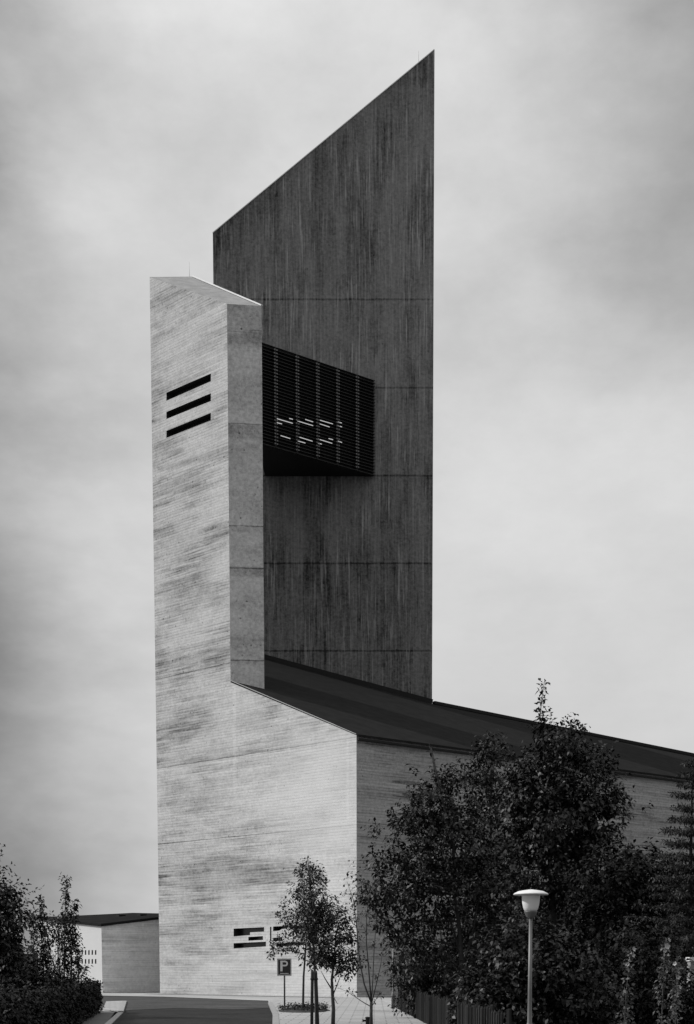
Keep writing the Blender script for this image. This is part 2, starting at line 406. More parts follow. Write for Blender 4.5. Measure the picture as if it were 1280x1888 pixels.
# pale coping along the far slope of the tower roof
def beam(name, p, q, w, h, mat, up=(0, 0, 1), side=None, parent=church):
    p = np.asarray(p, float); q = np.asarray(q, float); t = (q - p) / np.linalg.norm(q - p)
    s = np.cross(t, up); s /= np.linalg.norm(s); u = np.cross(s, t)
    a = [p - s * w / 2, p + s * w / 2, p + s * w / 2 + u * h, p - s * w / 2 + u * h]; b = [x + (q - p) for x in a]
    fs = [(a[::-1], None), (b, None)] + [([a[i], a[(i + 1) % 4], b[(i + 1) % 4], b[i]], None) for i in range(4)]
    return poly(name, fs, mat, parent)
beam('roof_coping', D_, E_, 0.14, 0.07, M_coping)
def rod(name, p, h, r=0.03, parent=church):
    bm = bmesh.new(); tube_bm(bm, [p, p + Z * h * 0.5, p + Z * h], [r, r * 0.8, r * 0.35], 6); return bm_obj(name, bm, M_steel, parent)
rod('lightning_rod', atY(349.5, 509, 107.0) - Z * 0.5, 1.4, 0.014)

# --- nave
far = 62.0
EV = P2 + dr * far                                             # far end of the eave
rn = np.cross(P1 - P2, dr); rn /= np.linalg.norm(rn)
rn = rn if rn[2] > 0 else -rn
R1 = isect(806, 1300, P2, rn); R2 = isect(1280, 1395, P2, rn); RE = R1 + (R2 - R1) * 1.55
def roofz(x, y): return P2[2] - ((x - P2[0]) * rn[0] + (y - P2[1]) * rn[1]) / rn[2]
BY = 116.0
def roofpt(x, y, dz=0.0): return np.array([x, y, roofz(x, y) + dz])
Wl = roofpt(-9.6, 112.0)
Rb = roofpt(4.19, BY + 0.05)
oh = -nr * -0.12                                               # slight overhang in front of the side wall
loop = [P1, P2, EV, RE, R1, Rb, roofpt(-9.6, BY + 0.05), Wl]
top = [p + Z * 0.02 for p in loop]; top[1] = P2 + nr * 0.14 + Z * 0.02; top[2] = EV + nr * 0.14 + Z * 0.02
bot = [p - Z * 0.09 for p in top]
fs = prism_faces(bot, top)
poly('nave_roof', fs, M_roof, church)
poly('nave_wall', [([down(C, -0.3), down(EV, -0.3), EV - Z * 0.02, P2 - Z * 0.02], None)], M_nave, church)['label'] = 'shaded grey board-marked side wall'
poly('nave_back_wall', [([down(EV), down(RE), RE - Z * 0.3, EV - Z * 0.3], None), ([down(RE), down(R1), R1 - Z * 0.3, RE - Z * 0.3], None)], M_nave, church)
beam('ridge_cap', R1 - (R2 - R1) / np.linalg.norm(R2 - R1) * 0.3, RE, 0.35, 0.22, M_flash)
beam('eave_trim', P2 + nr * 0.10 - Z * 0.30, EV + nr * 0.10 - Z * 0.30, 0.16, 0.12, M_flash)
beam('verge_trim', P1 + Z * 0.028, P2 + Z * 0.028, 0.07, 0.035, M_steel)
bl = roofpt(-9.4, BY - 0.12, 0.0); br = roofpt(4.16, BY - 0.12, 0.0)
beam('roof_upstand', bl, br, 0.22, 0.34, M_flash)

# --- bell tower
TL = atY(393.5, 430, BY); TR = atY(801, 92, BY); dpt = np.array([0, 9.0, 0])
xl, xr = -11.27, 4.172
tl = np.array([xl, BY, TL[2]]); tr = np.array([xr, BY, TR[2]])
bl_, br_ = np.array([xl, BY, 0]), np.array([xr, BY, 0])
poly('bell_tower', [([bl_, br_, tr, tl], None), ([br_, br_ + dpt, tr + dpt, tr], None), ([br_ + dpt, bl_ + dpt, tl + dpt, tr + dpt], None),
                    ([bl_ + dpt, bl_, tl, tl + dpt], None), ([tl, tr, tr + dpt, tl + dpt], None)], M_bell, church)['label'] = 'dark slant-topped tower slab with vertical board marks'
beam('tower_coping', tl + np.array([0, 0.02, 0.004]), tr + np.array([0, 0.02, 0.004]), 0.10, 0.05, M_coping)
rod('lightning_rod', atY(772, 124, BY + 4) - Z * 0.6, 1.7, 0.022)

# --- belfry: louvred box between the two towers
bz0 = atY(693, 878, BY)[2]; bz1 = atY(693, 703, BY)[2]
b0 = np.array([atY(693, 703, BY)[0], BY - 0.02, 0]); blen = 10.6
b1 = b0 - dr * blen
def F(a, z, o=0.0): return b0 - dr * a + nr * o + Z * z         # a point of the louvred face, a metres from the bell tower
back0 = np.array([b1[0], BY - 0.02, 0])
lp = [b1, b0, back0]
belfry = poly('belfry', prism_faces([p + Z * bz0 - nr * 0.12 * (i < 2) for i, p in enumerate(lp)], [p + Z * bz1 - nr * 0.12 * (i < 2) for i, p in enumerate(lp)]), M_louvre, church)
belfry['label'] = 'black louvred belfry box'
bm = bmesh.new(); ns = 30; pitch = (bz1 - bz0) / ns
def slat(bm, a0, a1, z, o0, o1, dz, th):
    p = [F(a0, z, o0), F(a1, z, o0), F(a1, z + dz, o1), F(a0, z + dz, o1)]
    v = [bm.verts.new(Vector(x)) for x in p] + [bm.verts.new(Vector(x + Z * th)) for x in p]
    for q in ((3, 2, 1, 0), (4, 5, 6, 7), (0, 1, 5, 4), (1, 2, 6, 5), (2, 3, 7, 6), (3, 0, 4, 7)): bm.faces.new([v[i] for i in q])
for i in range(ns + 1):
    slat(bm, 0.10, blen - 0.1, bz0 + pitch * i - (0.0 if i < ns else 0.03), 0.09, -0.10, 0.015, 0.02)
M_slat = simple('louvre_slat_metal', 0.013, 0.45, 0.4, 0.35, 3.0)
bm_obj('louvre_slats', bm, M_slat, belfry, False)
for u in (507, 546.5, 584, 621, 657):
    p = isect(u, 760, b0, nr); a = -float((p - b0) @ dr)
    bm = bmesh.new()
    slat(bm, a - 0.05, a + 0.05, bz0 + 0.02, 0.105, 0.085, 0.0, bz1 - bz0 - 0.06)
    for i in range(1, ns):
        z = bz0 + pitch * i
        for ds in (-0.13, 0.05):
            slat(bm, a + ds, a + ds + 0.11, z - 0.05, 0.17, 0.105, 0.015, 0.085)
    mo = bm_obj('louvre_mullion', bm, M_louvre, belfry, False); mo.data.materials.append(M_clip)
    for i_, p_ in enumerate(mo.data.polygons): p_.material_index = 0 if i_ < 6 else 1
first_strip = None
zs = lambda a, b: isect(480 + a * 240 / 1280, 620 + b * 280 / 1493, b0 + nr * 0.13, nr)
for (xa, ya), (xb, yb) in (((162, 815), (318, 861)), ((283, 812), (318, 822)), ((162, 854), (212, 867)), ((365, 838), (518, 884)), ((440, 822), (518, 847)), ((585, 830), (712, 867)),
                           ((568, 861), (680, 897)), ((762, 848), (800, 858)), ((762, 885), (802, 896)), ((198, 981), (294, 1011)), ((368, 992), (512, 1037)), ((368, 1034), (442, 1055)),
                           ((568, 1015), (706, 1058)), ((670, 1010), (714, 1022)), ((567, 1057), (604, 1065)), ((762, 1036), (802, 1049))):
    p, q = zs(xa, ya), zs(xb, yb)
    beam('glint_strip', p, q, 0.05, 0.055, M_strip, (0, 0, 1), None, belfry)  # added mirror strips, imitating glints of sky light among the slats

# --- low annex by the church
cn = down(atY(188, 1834, 109.5))
c_lo = isect(187, 1705, cn, nl); c_l = isect(132, 1699, cn, nl); c_r = isect(293, 1692, cn, nr)
an = np.cross(c_l - c_lo, c_r - c_lo); an /= np.linalg.norm(an); an = an if an[2] > 0 else -an
def anp(u, v): return isect(u, v, c_lo, an)
t1, t2, t3 = anp(112, 1691), anp(245, 1684.5), anp(293.5, 1685.5)
annex = thing('church_annex', 'low flat grey annex with two rows of slit openings left of the church', 'annex', cn)
M_annex = board_concrete('annex_board_concrete', 0.68, 0.15, False, 0.7, 0.35, seed=33.0, pits=0.2)
M_annex2 = simple('annex_pale_render', 0.46, 0.85, 0.2, 0.08, 0.8)
wl_far = c_lo + (c_l - c_lo) * 2.2; wr_far = c_lo + (c_r - c_lo) * 1.0
dz = np.array([0, 0, 0.02])
al = float(np.linalg.norm((wl_far - c_lo)[:2]))
def AW(a, z): return down(c_lo) + dl * a + Z * z
zl = lambda a: c_lo[2] + (wl_far[2] - c_lo[2]) * a / al
hol = []
for row in (1752, 1768.5):
    for k in range(7):
        uu = 144.3 + k * 6.2 - 6.2 * 1
        q = []
        for (du, dv) in ((0, 0), (2.6, -0.4), (2.6, 8.2), (0, 8.6)):
            p = isect(uu + du, row + dv, cn, nl); q.append((float((p - down(c_lo)) @ dl), float(p[2])))
        hol.append(q)
outer = [(al, -0.2), (al, zl(al)), (0, zl(0)), (0, -0.2)]
loops = [[Vector((-a, z, 0)) for a, z in outer]] + [[Vector((-a, z, 0)) for a, z in h] for h in hol]
flat = [v for q in loops for v in q]; faces = []
for t in geometry.tessellate_polygon(loops):
    q = [flat[i] for i in t]
    if (q[1] - q[0]).cross(q[2] - q[0]).z < 0: q = q[::-1]
    faces.append(([AW(-v.x, v.y) for v in q], [(v.x, v.y) for v in q]))
poly('end_wall', faces, M_annex2, annex)
for h in hol:
    fr = [AW(a, z) for a, z in h]; bk = [p - nl * 0.25 for p in fr]
    poly('slit_opening', [([fr[i], fr[(i + 1) % 4], bk[(i + 1) % 4], bk[i]], None) for i in range(4)] + [(bk, None)], M_reveal, annex)
poly('side_wall', [([down(c_lo, -0.2), down(wr_far, -0.2), wr_far - dz, c_lo - dz], None)], M_annex, annex)
oh = nl * 0.12 + nr * 0.12
rl = [c_lo + oh, wr_far + nr * 0.12, t3, t2, t1, wl_far + nl * 0.12]
poly('roof', prism_faces([p - Z * 0.12 for p in rl], [p + Z * 0.06 for p in rl]), M_roof, annex)
poly('back_wall', [([down(p), down(q), q - Z * 0.13, p - Z * 0.13], None) for p, q in ((t2, t1), (t3, t2), (t1, wl_far), (wr_far, t3))], M_annex, annex)
for u, v in ((223, 1690.5), (262, 1689.5)):
    p = anp(u, v); poly('roof_light', box_faces(p, 0.55, 0.4, 0.14, tuple(dr)), M_flash, annex)

# ------------------------------------------------------------------ ground, road, pavements
def ground_mat(name, v, sc, var, det=5.0, b_s=0.3, stain=0.3):
    m, nb, b = mat_new(name, 0.95, 0.04); t = nb.n.new('ShaderNodeTexCoord'); o = t.outputs['Object']
    g = nb.noise(o, sc, det, 0.7); g2 = nb.noise(o, 0.35, 4.0, 0.6)
    val = nb.m('MULTIPLY', nb.m('ADD', nb.m('MULTIPLY_ADD', g, 2 * var, 1 - var), nb.m('MULTIPLY', nb.m('SUBTRACT', g2, 0.5), 2 * stain)), v)
    set_grey(nb, b, nb.m('MAXIMUM', val, 0.003)); bump(nb, b, g, b_s, 0.02); return m, nb, b, val
M_soil = ground_mat('soil_and_grass', 0.045, 5.0, 0.5)[0]
M_asph = ground_mat('asphalt', 0.022, 3.2, 0.9, stain=0.6)[0]
M_drive = ground_mat('worn_asphalt', 0.085, 6.0, 0.35)[0]
M_apron = ground_mat('apron_paving', 0.27, 4.0, 0.3)[0]
M_pave, nbp, bp, val = ground_mat('pavement_slabs', 0.27, 5.0, 0.18, stain=0.15)
tcp = nbp.n.new('ShaderNodeTexCoord'); br_t = nbp.n.new('ShaderNodeTexBrick'); nbp.l.new(tcp.outputs['Object'], br_t.inputs['Vector'])
br_t.inputs['Scale'].default_value = 1.0; br_t.inputs['Brick Width'].default_value = 0.75; br_t.inputs['Row Height'].default_value = 0.75
br_t.inputs['Mortar Size'].default_value = 0.022; br_t.inputs['Color1'].default_value = (1, 1, 1, 1); br_t.inputs['Color2'].default_value = (0.85, 0.85, 0.85, 1)
br_t.inputs['Mortar'].default_value = (0.5, 0.5, 0.5, 1); bwp = nbp.n.new('ShaderNodeRGBToBW'); nbp.l.new(br_t.outputs['Color'], bwp.inputs[0])
set_grey(nbp, bp, nbp.m('MULTIPLY', val, bwp.outputs[0]))
M_kerb = simple('kerb_stone', 0.20, 0.85, 0.2, 0.2, 4.0)

tag(poly('ground', [([(-1500, -100, -0.04), (1500, -100, -0.04), (1500, 3000, -0.04), (-1500, 3000, -0.04)], None)], M_soil), 'dark ground', None, None, 'structure')
def sheet(name, uvs, z, mat, ext=None):
    pts = [gnd(u, v, z) for u, v in uvs] if not ext else ext
    n = sum(a[0] * b[1] - b[0] * a[1] for a, b in zip(pts, pts[1:] + pts[:1]))
    if n < 0: pts = pts[::-1]
    return tag(poly(name, [(pts, None)], mat), None, None, None, 'structure')
def slab(name, pts, z, mat):
    n = sum(a[0] * b[1] - b[0] * a[1] for a, b in zip(pts, pts[1:] + pts[:1]))
    if n < 0: pts = pts[::-1]
    return tag(poly(name, prism_faces([down(p, -0.05) for p in pts], [down(p, z) for p in pts]), mat), None, None, None, 'structure')
# apron between the road and the church
sheet('apron', None, 0.0, M_apron, [np.array([-34, 62, 0.]), np.array([0.6, 62, 0.]), np.array([1.2, 93.3, 0.]), np.array([-3, 128, 0.]), np.array([-34, 128, 0.])])
rl0 = gnd(229, 1848); rl1 = gnd(200, 1888); rr0 = gnd(494, 1845); rr1 = gnd(503, 1888)
far_l = gnd(189, 1841)
sheet('road', None, 0.010, M_asph, [gnd(184, 1835.5, .01), gnd(300, 1837.5, .01), gnd(494, 1845, .01), gnd(503, 1861), gnd(505, 1888), gnd(511, 2100), gnd(120, 2100), gnd(196, 1888), gnd(212, 1866), gnd(186, 1862)])
sheet('road', None, 0.014, ground_mat('sunlit_asphalt_end', 0.048, 3.2, 0.8, stain=0.6)[0], [gnd(186, 1837, .014), gnd(300, 1838.5, .014), gnd(493, 1846, .014), gnd(499, 1858, .014), gnd(440, 1861, .014), gnd(330, 1858.5, .014), gnd(240, 1862, .014), gnd(214, 1866, .014), gnd(187, 1860, .014)])  # far strip painted paler as sunlit road beyond a tree shadow
sheet('driveway', None, 0.020, M_drive, [gnd(184, 1864), gnd(221, 1866), gnd(193, 1888), gnd(110, 2100), gnd(-60, 2100), gnd(130, 1888)])
# pavement on the right, a raised slab with kerb
zp = 0.06
fence_pts = [gnd(722, 1860), gnd(780, 1884)]
pv = [gnd(498, 1845.5, zp), down(C) + np.array([-0.4, -1.6, 0]), down(C) + np.array([1.2, -3.0, 0]), np.array([0.95, 64, 0]), np.array([2.3, 26, 0]), np.array([2.6, 15, 0]), gnd(515, 2100, zp), gnd(511, 1890, zp), gnd(508, 1866, zp)]
slab('pavement', pv, zp, M_pave)
def strip(name, a, b, w, z, mat):
    a = np.asarray(a); b = np.asarray(b); t = (b - a) / np.linalg.norm(b - a); s = np.array([-t[1], t[0], 0])
    return slab(name, [a - s * w, a + s * w, b + s * w, b - s * w], z, mat)
kz = 0.075
strip('kerb', gnd(498, 1848, kz), gnd(508, 1868, kz), 0.10, kz, M_kerb)
strip('kerb', gnd(508, 1868.2, kz), gnd(513, 2000, kz), 0.10, kz, M_kerb)
slab('pavement', [gnd(196, 1846, 0.05), gnd(228, 1845, 0.05), gnd(221, 1864, 0.05), gnd(190, 1860, 0.05)], 0.05, M_pave)
strip('kerb', gnd(230, 1845, kz), gnd(223, 1864, kz), 0.10, kz, M_kerb)
strip('kerb', gnd(222.6, 1866, 0.03), gnd(186, 1900, 0.03), 0.10, 0.03, M_kerb)
# pale plinth path along the foot of the church
def lift(p, z): return down(p, z)
sheet('path', None, 0.02, M_pave, [lift(L(0, 0) + nl * 0.02, .02), lift(L(19.4, 0) + nl * 0.02, .02), lift(L(19.4, 0) + nl * 1.5, .02), lift(L(0, 0) + nl * 1.5, .02)])
sheet('path', None, 0.024, M_pave, [lift(c_lo, .024), lift(wr_far, .024), lift(wr_far + nr * 1.1, .024), lift(c_lo + nr * 1.1, .024)])

# ------------------------------------------------------------------ leaves and wood
def leaf_material(name, v, rough=0.42, spec=0.35, trans=0.25):
    m, nb, b = mat_new(name, rough, spec)
    g = nb.n.new('ShaderNodeNewGeometry'); r = g.outputs['Random Per Island']
    val = nb.m('MULTIPLY', nb.m('MULTIPLY_ADD', nb.m('MULTIPLY', r, r), 1.1, 0.55), v)
    set_grey(nb, b, val)
    tr = nb.n.new('ShaderNodeBsdfTranslucent'); c = nb.n.new('ShaderNodeCombineColor')
    for i in range(3): nb.l.new(val, c.inputs[i])
    nb.l.new(c.outputs[0], tr.inputs[0])
    mx = nb.n.new('ShaderNodeMixShader'); mx.inputs[0].default_value = trans
    nb.l.new(b.outputs[0], mx.inputs[1]); nb.l.new(tr.outputs[0], mx.inputs[2])
    nb.l.new(mx.outputs[0], nb.n['Material Output'].inputs['Surface'])
    return m
M_leaf = leaf_material('dark_broad_leaf', 0.007, 0.5, 0.28, 0.12)
M_leaf2 = leaf_material('street_tree_leaf', 0.015, 0.5, 0.28, 0.15)
M_leaf3 = leaf_material('hedge_leaf', 0.005, 0.6, 0.15, 0.08)
M_need = leaf_material('conifer_needle', 0.014, 0.6, 0.25, 0.1)
M_bark = simple('bark', 0.025, 0.9, 0.2, 0.4, 8.0)
M_bark2 = simple('young_bark', 0.04, 0.85, 0.2, 0.4, 8.0)
M_twig = simple('dense_twigs', 0.012, 0.95, 0.1, 0.4, 6.0)

def unit(a): return a / (np.linalg.norm(a, axis=-1, keepdims=True) + 1e-9)
def leaves(name, base, dirn, length, n_per, size, mat, parent, width=0.55, spread=1.0, droop=0.35, twig_r=0.0):
    """sprays of leaves: each spray is a short twig with leaves to both sides"""
    base = np.asarray(base, float); dirn = unit(np.asarray(dirn, float)); N = len(base)
    length = np.broadcast_to(np.asarray(length, float), (N,))
    T = np.repeat(np.arange(N), n_per); k = np.tile(np.arange(n_per), N); M = len(T)
    s = (k + 0.6 + rng.uniform(-0.3, 0.3, M)) / n_per
    d = dirn[T]; side = unit(np.cross(d, rng.normal(size=(N, 3))[T])); side2 = np.cross(d, side)
    ang = k * 2.4 + rng.uniform(-0.5, 0.5, M)
    out = side * np.cos(ang)[:, None] + side2 * np.sin(ang)[:, None]
    P = base[T] + d * (length[T] * s)[:, None] + out * (rng.uniform(0, 0.04, M))[:, None]
    ld = unit(out * spread + d * rng.uniform(0.2, 0.9, M)[:, None] + np.array([0, 0, -droop]) + rng.normal(size=(M, 3)) * 0.25)
    nrm = unit(d * 0.55 + np.array([0, 0, 0.75]) + rng.normal(size=(M, 3)) * 0.42)      # blades turn to the light
    wv = unit(np.cross(ld, nrm))
    nn = np.cross(wv, ld)
    sz = size * rng.uniform(0.65, 1.35, M)
    V = np.empty((M, 4, 3))
    V[:, 0] = P
    V[:, 1] = P + ld * (sz * 0.45)[:, None] + wv * (sz * width * 0.5)[:, None] + nn * (sz * 0.10)[:, None]
    V[:, 2] = P + ld * sz[:, None] - np.array([0, 0, 1.]) * (sz * 0.12)[:, None]
    V[:, 3] = P + ld * (sz * 0.45)[:, None] - wv * (sz * width * 0.5)[:, None] + nn * (sz * 0.10)[:, None]
    off = np.array(origin(parent)) if parent is not None else np.zeros(3)
    V = V.reshape(-1, 3) - off
    me = bpy.data.meshes.new(name)
    nv = M * 4; nf = M
    quads = np.arange(nv).reshape(M, 4)
    if twig_r > 0:                                   # the twig itself, a three-sided sliver
        tb = base - off; te = tb + dirn * length[:, None]
        sd = unit(np.cross(dirn, np.array([0.3, 0.2, 1.]))) * twig_r; s2 = np.cross(dirn, sd)
        TV = np.stack([tb + sd, tb - sd * 0.5 + s2, tb - sd * 0.5 - s2, te], 1).reshape(-1, 3)
        i0 = nv + np.arange(N) * 4
        tf = np.concatenate([np.stack([i0, i0 + 1, i0 + 3], 1), np.stack([i0 + 1, i0 + 2, i0 + 3], 1), np.stack([i0 + 2, i0, i0 + 3], 1)])
        V = np.concatenate([V, TV]); nv = len(V)
    else: tf = np.zeros((0, 3), int)
    li = np.concatenate([quads.ravel(), tf.ravel()]); st = np.concatenate([np.arange(M) * 4, M * 4 + np.arange(len(tf)) * 3])
    me.vertices.add(nv); me.vertices.foreach_set('co', V.ravel().astype(np.float32))
    me.loops.add(len(li)); me.loops.foreach_set('vertex_index', li.astype(np.int32))
    me.polygons.add(len(st)); me.polygons.foreach_set('loop_start', st.astype(np.int32))
    me.update(calc_edges=True)
    return link_mesh(name, me, mat, parent)
def lump(P, sc, ph):
    """cheap 3-D waviness in -1..1, used to open gaps in a crown"""
    q = P * sc + ph
    return (np.sin(q[:, 0] + 1.7 * np.sin(q[:, 1] * 0.9)) + np.sin(q[:, 1] * 1.1 + 1.3 * np.sin(q[:, 2] * 1.2)) + np.sin(q[:, 2] * 1.3 + 1.1 * np.sin(q[:, 0]))) / 3
def blob_points(blobs, Y, n, gap=-0.15, sc=2.4, shell=0.45):
    """blobs: (u, v, ru, rv, dY, weight) in photograph pixels at distance Y"""
    P, Dn = [], []
    wt = sum(b[5] for b in blobs)
    for u, v, ru, rv, dY, w in blobs:
        yy = Y + dY; c = atY(u, v, yy); rx = ru * yy / f; rz = rv * yy / f; ry = min(rx, rz) * 0.95
        m = int(n * w / wt * 2.2)
        d = unit(rng.normal(size=(m, 3))); r = shell + (1.08 - shell) * rng.random(m) ** 0.7
        r *= 1 + 0.22 * lump(d * 3, 1.3, u * 0.37)
        r = np.where(rng.random(m) < 0.07, r * rng.uniform(1.0, 1.3, m), r)
        p = c + d * r[:, None] * np.array([rx, ry, rz])
        keep = ((lump(p, sc * 1.7, u * 0.11) > gap + 0.42) | (r < 0.66)) & (p[:, 2] > 0.1)
        p, d = p[keep], d[keep]; q = int(n * w / wt)
        P.append(p[:q]); Dn.append(unit(d[:q] * np.array([1 / rx, 1 / ry, 1 / rz]) / max(1 / rx, 1 / rz) + np.array([0, 0, 0.35]) + rng.normal(size=(len(p[:q]), 3)) * 0.35))
    return np.concatenate(P), np.concatenate(Dn)
def curve_pts(a, b, bend=0.12, n=6, up=0.0):
    a = np.asarray(a, float); b = np.asarray(b, float); L_ = np.linalg.norm(b - a)
    o = rng.normal(size=3) * bend * L_; o[2] = abs(o[2]) * 0.3 - up * L_
    return [a + (b - a) * t + o * math.sin(math.pi * t) * 0.6 + rng.normal(size=3) * 0.012 * L_ for t in np.linspace(0, 1, n)]
def broad_tree(name, label, cat, Y, base, trunk_uv, blobs, n, leaf, mat, group=None, r0=0.10, gap=-0.15, sc=2.4, bark=None, whips=(), n_per=8, spray=0.5, twigs=220, stems=None, shell=0.45, droop=0.35):
    b = np.asarray(base, float)
    root = thing(name, label, cat, b, group)
    P, Dn = blob_points(blobs, Y, n, gap, sc, shell)
    pts = [b - Z * 0.1] + [atY(u, v, Y) for u, v in trunk_uv]
    bm = bmesh.new()
    m = len(pts); tube_bm(bm, pts, [r0 * (1 - 0.8 * i / (m - 1)) for i in range(m)], 8)
    if stems:
        for st in stems:
            q = [atY(u, v, Y + st[0]) for u, v in st[2]]
            tube_bm(bm, q, [st[1] * (1 - 0.75 * i / (len(q) - 1)) for i in range(len(q))], 6)
    trunk = bm_obj('trunk', bm, bark or M_bark, root)
    bm = bmesh.new()
    up = pts[1:]
    for u, v, ru, rv, dY, w in blobs:
        c = atY(u, v, Y + dY)
        j = min(up, key=lambda p: np.linalg.norm(p - c) + (2.0 if p[2] > c[2] else 0))
        q = curve_pts(j, c, 0.10); tube_bm(bm, q, [r0 * 0.34 * (1 - 0.13 * i) for i in range(6)], 5)
        cand = np.flatnonzero(np.linalg.norm(P - c, axis=1) < max(ru, rv) * Y / f * 1.1)
        for i in rng.permutation(cand)[:max(4, int(twigs * w / sum(x[5] for x in blobs)))]:
            s = q[rng.integers(2, 6)]
            tube_bm(bm, curve_pts(s, P[i], 0.10, 4), [r0 * 0.12, r0 * 0.09, r0 * 0.06, 0.004], 4, False)
    WB, WD, WL = [], [], []
    for wh in whips:                                   # leader shoots above the crown
        q = [atY(u, v, Y + wh[0]) for u, v in wh[1]]
        tube_bm(bm, q, [wh[2] * (1 - 0.7 * i / (len(q) - 1)) for i in range(len(q))], 5)
        for a, c in zip(q, q[1:]):
            k = int(np.linalg.norm(c - a) / wh[3]) + 1
            for t in range(k):
                p = a + (c - a) * (t + 0.5) / k; ang = rng.random() * 6.28
                for g in (0, 3.14):
                    WB.append(p); WD.append([math.cos(ang + g), math.sin(ang + g), 0.35]); WL.append(wh[4])
    bm_obj('branches', bm, bark or M_bark, root)
    if WB:
        leaves('leader_leaves', WB, WD, WL, 3, leaf, mat, root, droop=0.2, twig_r=0.004)
    leaves('crown', P, Dn, rng.uniform(0.5, 1.2, len(P)) * spray, n_per, leaf, mat, root, twig_r=0.004, droop=droop)
    return root

# ------------------------------------------------------------------ trees and shrubs on the right
YT = 50.0
broad_tree('maple_tree', 'tall dark maple with one leafy leader shoot above the nave roof edge', 'tree', YT, (8.0 * YT / 50 * 0.72, YT, 0),
           [(1020, 1800), (1022, 1700), (1015, 1600), (1008, 1500), (1004, 1400), (1000, 1345)],
           [(1028, 1375, 34, 42, 0, 6), (1000, 1425, 52, 50, 0.2, 9), (1070, 1440, 52, 55, 0, 10), (1015, 1510, 85, 75, -0.4, 20), (1085, 1520, 65, 62, 0.3, 13), (1125, 1465, 26, 30, 0.2, 2.5),
            (1000, 1600, 95, 70, 0.2, 22), (1085, 1605, 70, 65, 0.4, 14), (970, 1480, 36, 50, 0.1, 6)],
           2300, 0.155, M_leaf, None, 0.13, whips=[(0, [(1001, 1350), (996, 1320), (999, 1290), (1004, 1256)], 0.022, 0.13, 0.14)], gap=-0.35)
broad_tree('bushy_tree', 'broad bushy tree with forked bare stems in front of the side wall', 'tree', 47.0, ((857 - 690) / f * 47, 47, 0),
           [(856, 1888), (853, 1800), (850, 1750), (846, 1700), (838, 1650), (836, 1560), (815, 1470), (795, 1380)],
           [(790, 1490, 46, 55, 0.2, 7), (835, 1470, 40, 48, 0.5, 6), (760, 1560, 62, 55, 0, 11), (840, 1560, 72, 65, 0.3, 14), (745, 1640, 72, 58, 0.2, 12), (830, 1650, 75, 62, 0.4, 12), (905, 1640, 55, 62, 0.3, 9),
            (728, 1695, 40, 36, 0.4, 2.6), (702, 1645, 26, 26, 0.2, 1.4), (800, 1730, 66, 50, 0.8, 7), (742, 1760, 40, 30, 0.9, 1.6), (880, 1760, 60, 60, 0.7, 6)],
           1750, 0.135, M_leaf, None, 0.10, whips=[(0, [(806, 1450), (798, 1400), (792, 1372)], 0.014, 0.8, 0.05), (0, [(846, 1480), (845, 1420)], 0.008, 0.5, 0.05), (0, [(775, 1500), (765, 1442)], 0.008, 0.16, 0.10), (0.2, [(735, 1560), (722, 1515), (718, 1490)], 0.008, 0.15, 0.11), (0.1, [(826, 1460), (820, 1415)], 0.008, 0.15, 0.11), (0, [(700, 1600), (686, 1572)], 0.008, 0.15, 0.10)],
           stems=[(0.0, 0.05, [(852, 1770), (838, 1720), (815, 1660), (800, 1600)]), (-0.1, 0.045, [(854, 1780), (872, 1720), (882, 1660), (884, 1640)]),
                  (0.1, 0.04, [(853, 1810), (880, 1770), (905, 1720), (920, 1690)]), (0, 0.03, [(855, 1800), (835, 1770), (812, 1748)])], gap=-0.30)
broad_tree('slender_tree', 'slender tree crown filling the gap between bushy tree and maple', 'tree', 53.0, ((900 - 690) / f * 53, 53, 0),
           [(905, 1800), (905, 1650), (905, 1500), (908, 1400)],
           [(908, 1405, 22, 34, 0, 3), (900, 1450, 34, 42, 0, 5), (915, 1510, 45, 55, 0, 8), (900, 1590, 60, 60, 0, 9), (905, 1690, 60, 60, 0, 8)],
           800, 0.14, M_leaf, None, 0.08, gap=-0.35, whips=[(0, [(905, 1400), (900, 1372), (902, 1356)], 0.010, 0.15, 0.10)])
def shrub(name, label, Y, blobs, n, leaf, mat, base_u, group=None, n_per=9, spray=0.4, gap=-0.45, cat='shrub', core=0.0):
    x = (base_u - 690) / f * Y; b = np.array([x, Y, 0]); root = thing(name, label, cat, b, group)
    P, Dn = blob_points(blobs, Y, n, gap, 3.0, 0.3)
    bm = bmesh.new(); wt = sum(q[5] for q in blobs)
    for u, v, ru, rv, dY, w in blobs:
        c = atY(u, v, Y + dY); c[2] = max(c[2], 0.3)
        s0 = b + np.array([rng.uniform(-.3, .3) + (c[0] - x) * 0.5, rng.uniform(-.2, .2), 0])
        q = curve_pts(s0, c, 0.08); tube_bm(bm, q, [0.035, 0.03, 0.026, 0.02, 0.016, 0.012], 5)
        cand = np.flatnonzero(np.linalg.norm(P - c, axis=1) < max(ru, rv) * Y / f * 1.1)
        for i in rng.permutation(cand)[:max(6, int(90 * w / wt))]:
            tube_bm(bm, curve_pts(q[rng.integers(2, 6)], P[i], 0.1, 4), [0.010, 0.008, 0.006, 0.003], 4, False)
    bm_obj('stems', bm, M_bark, root)
    leaves('foliage', P, Dn, rng.uniform(0.5, 1.2, len(P)) * spray, n_per, leaf, mat, root, twig_r=0.004)
    return root
shrub('elder_bush', 'large dark bush right of the maple, under the far wall', 46.0, [(1120, 1640, 70, 62, 0, 8), (1190, 1625, 66, 52, 0.5, 7), (1160, 1720, 90, 70, 0.2, 11), (1090, 1730, 70, 70, -0.3, 8), (1245, 1690, 60, 70, 0.4, 7)], 1500, 0.15, M_leaf3, 1150, gap=-0.7)
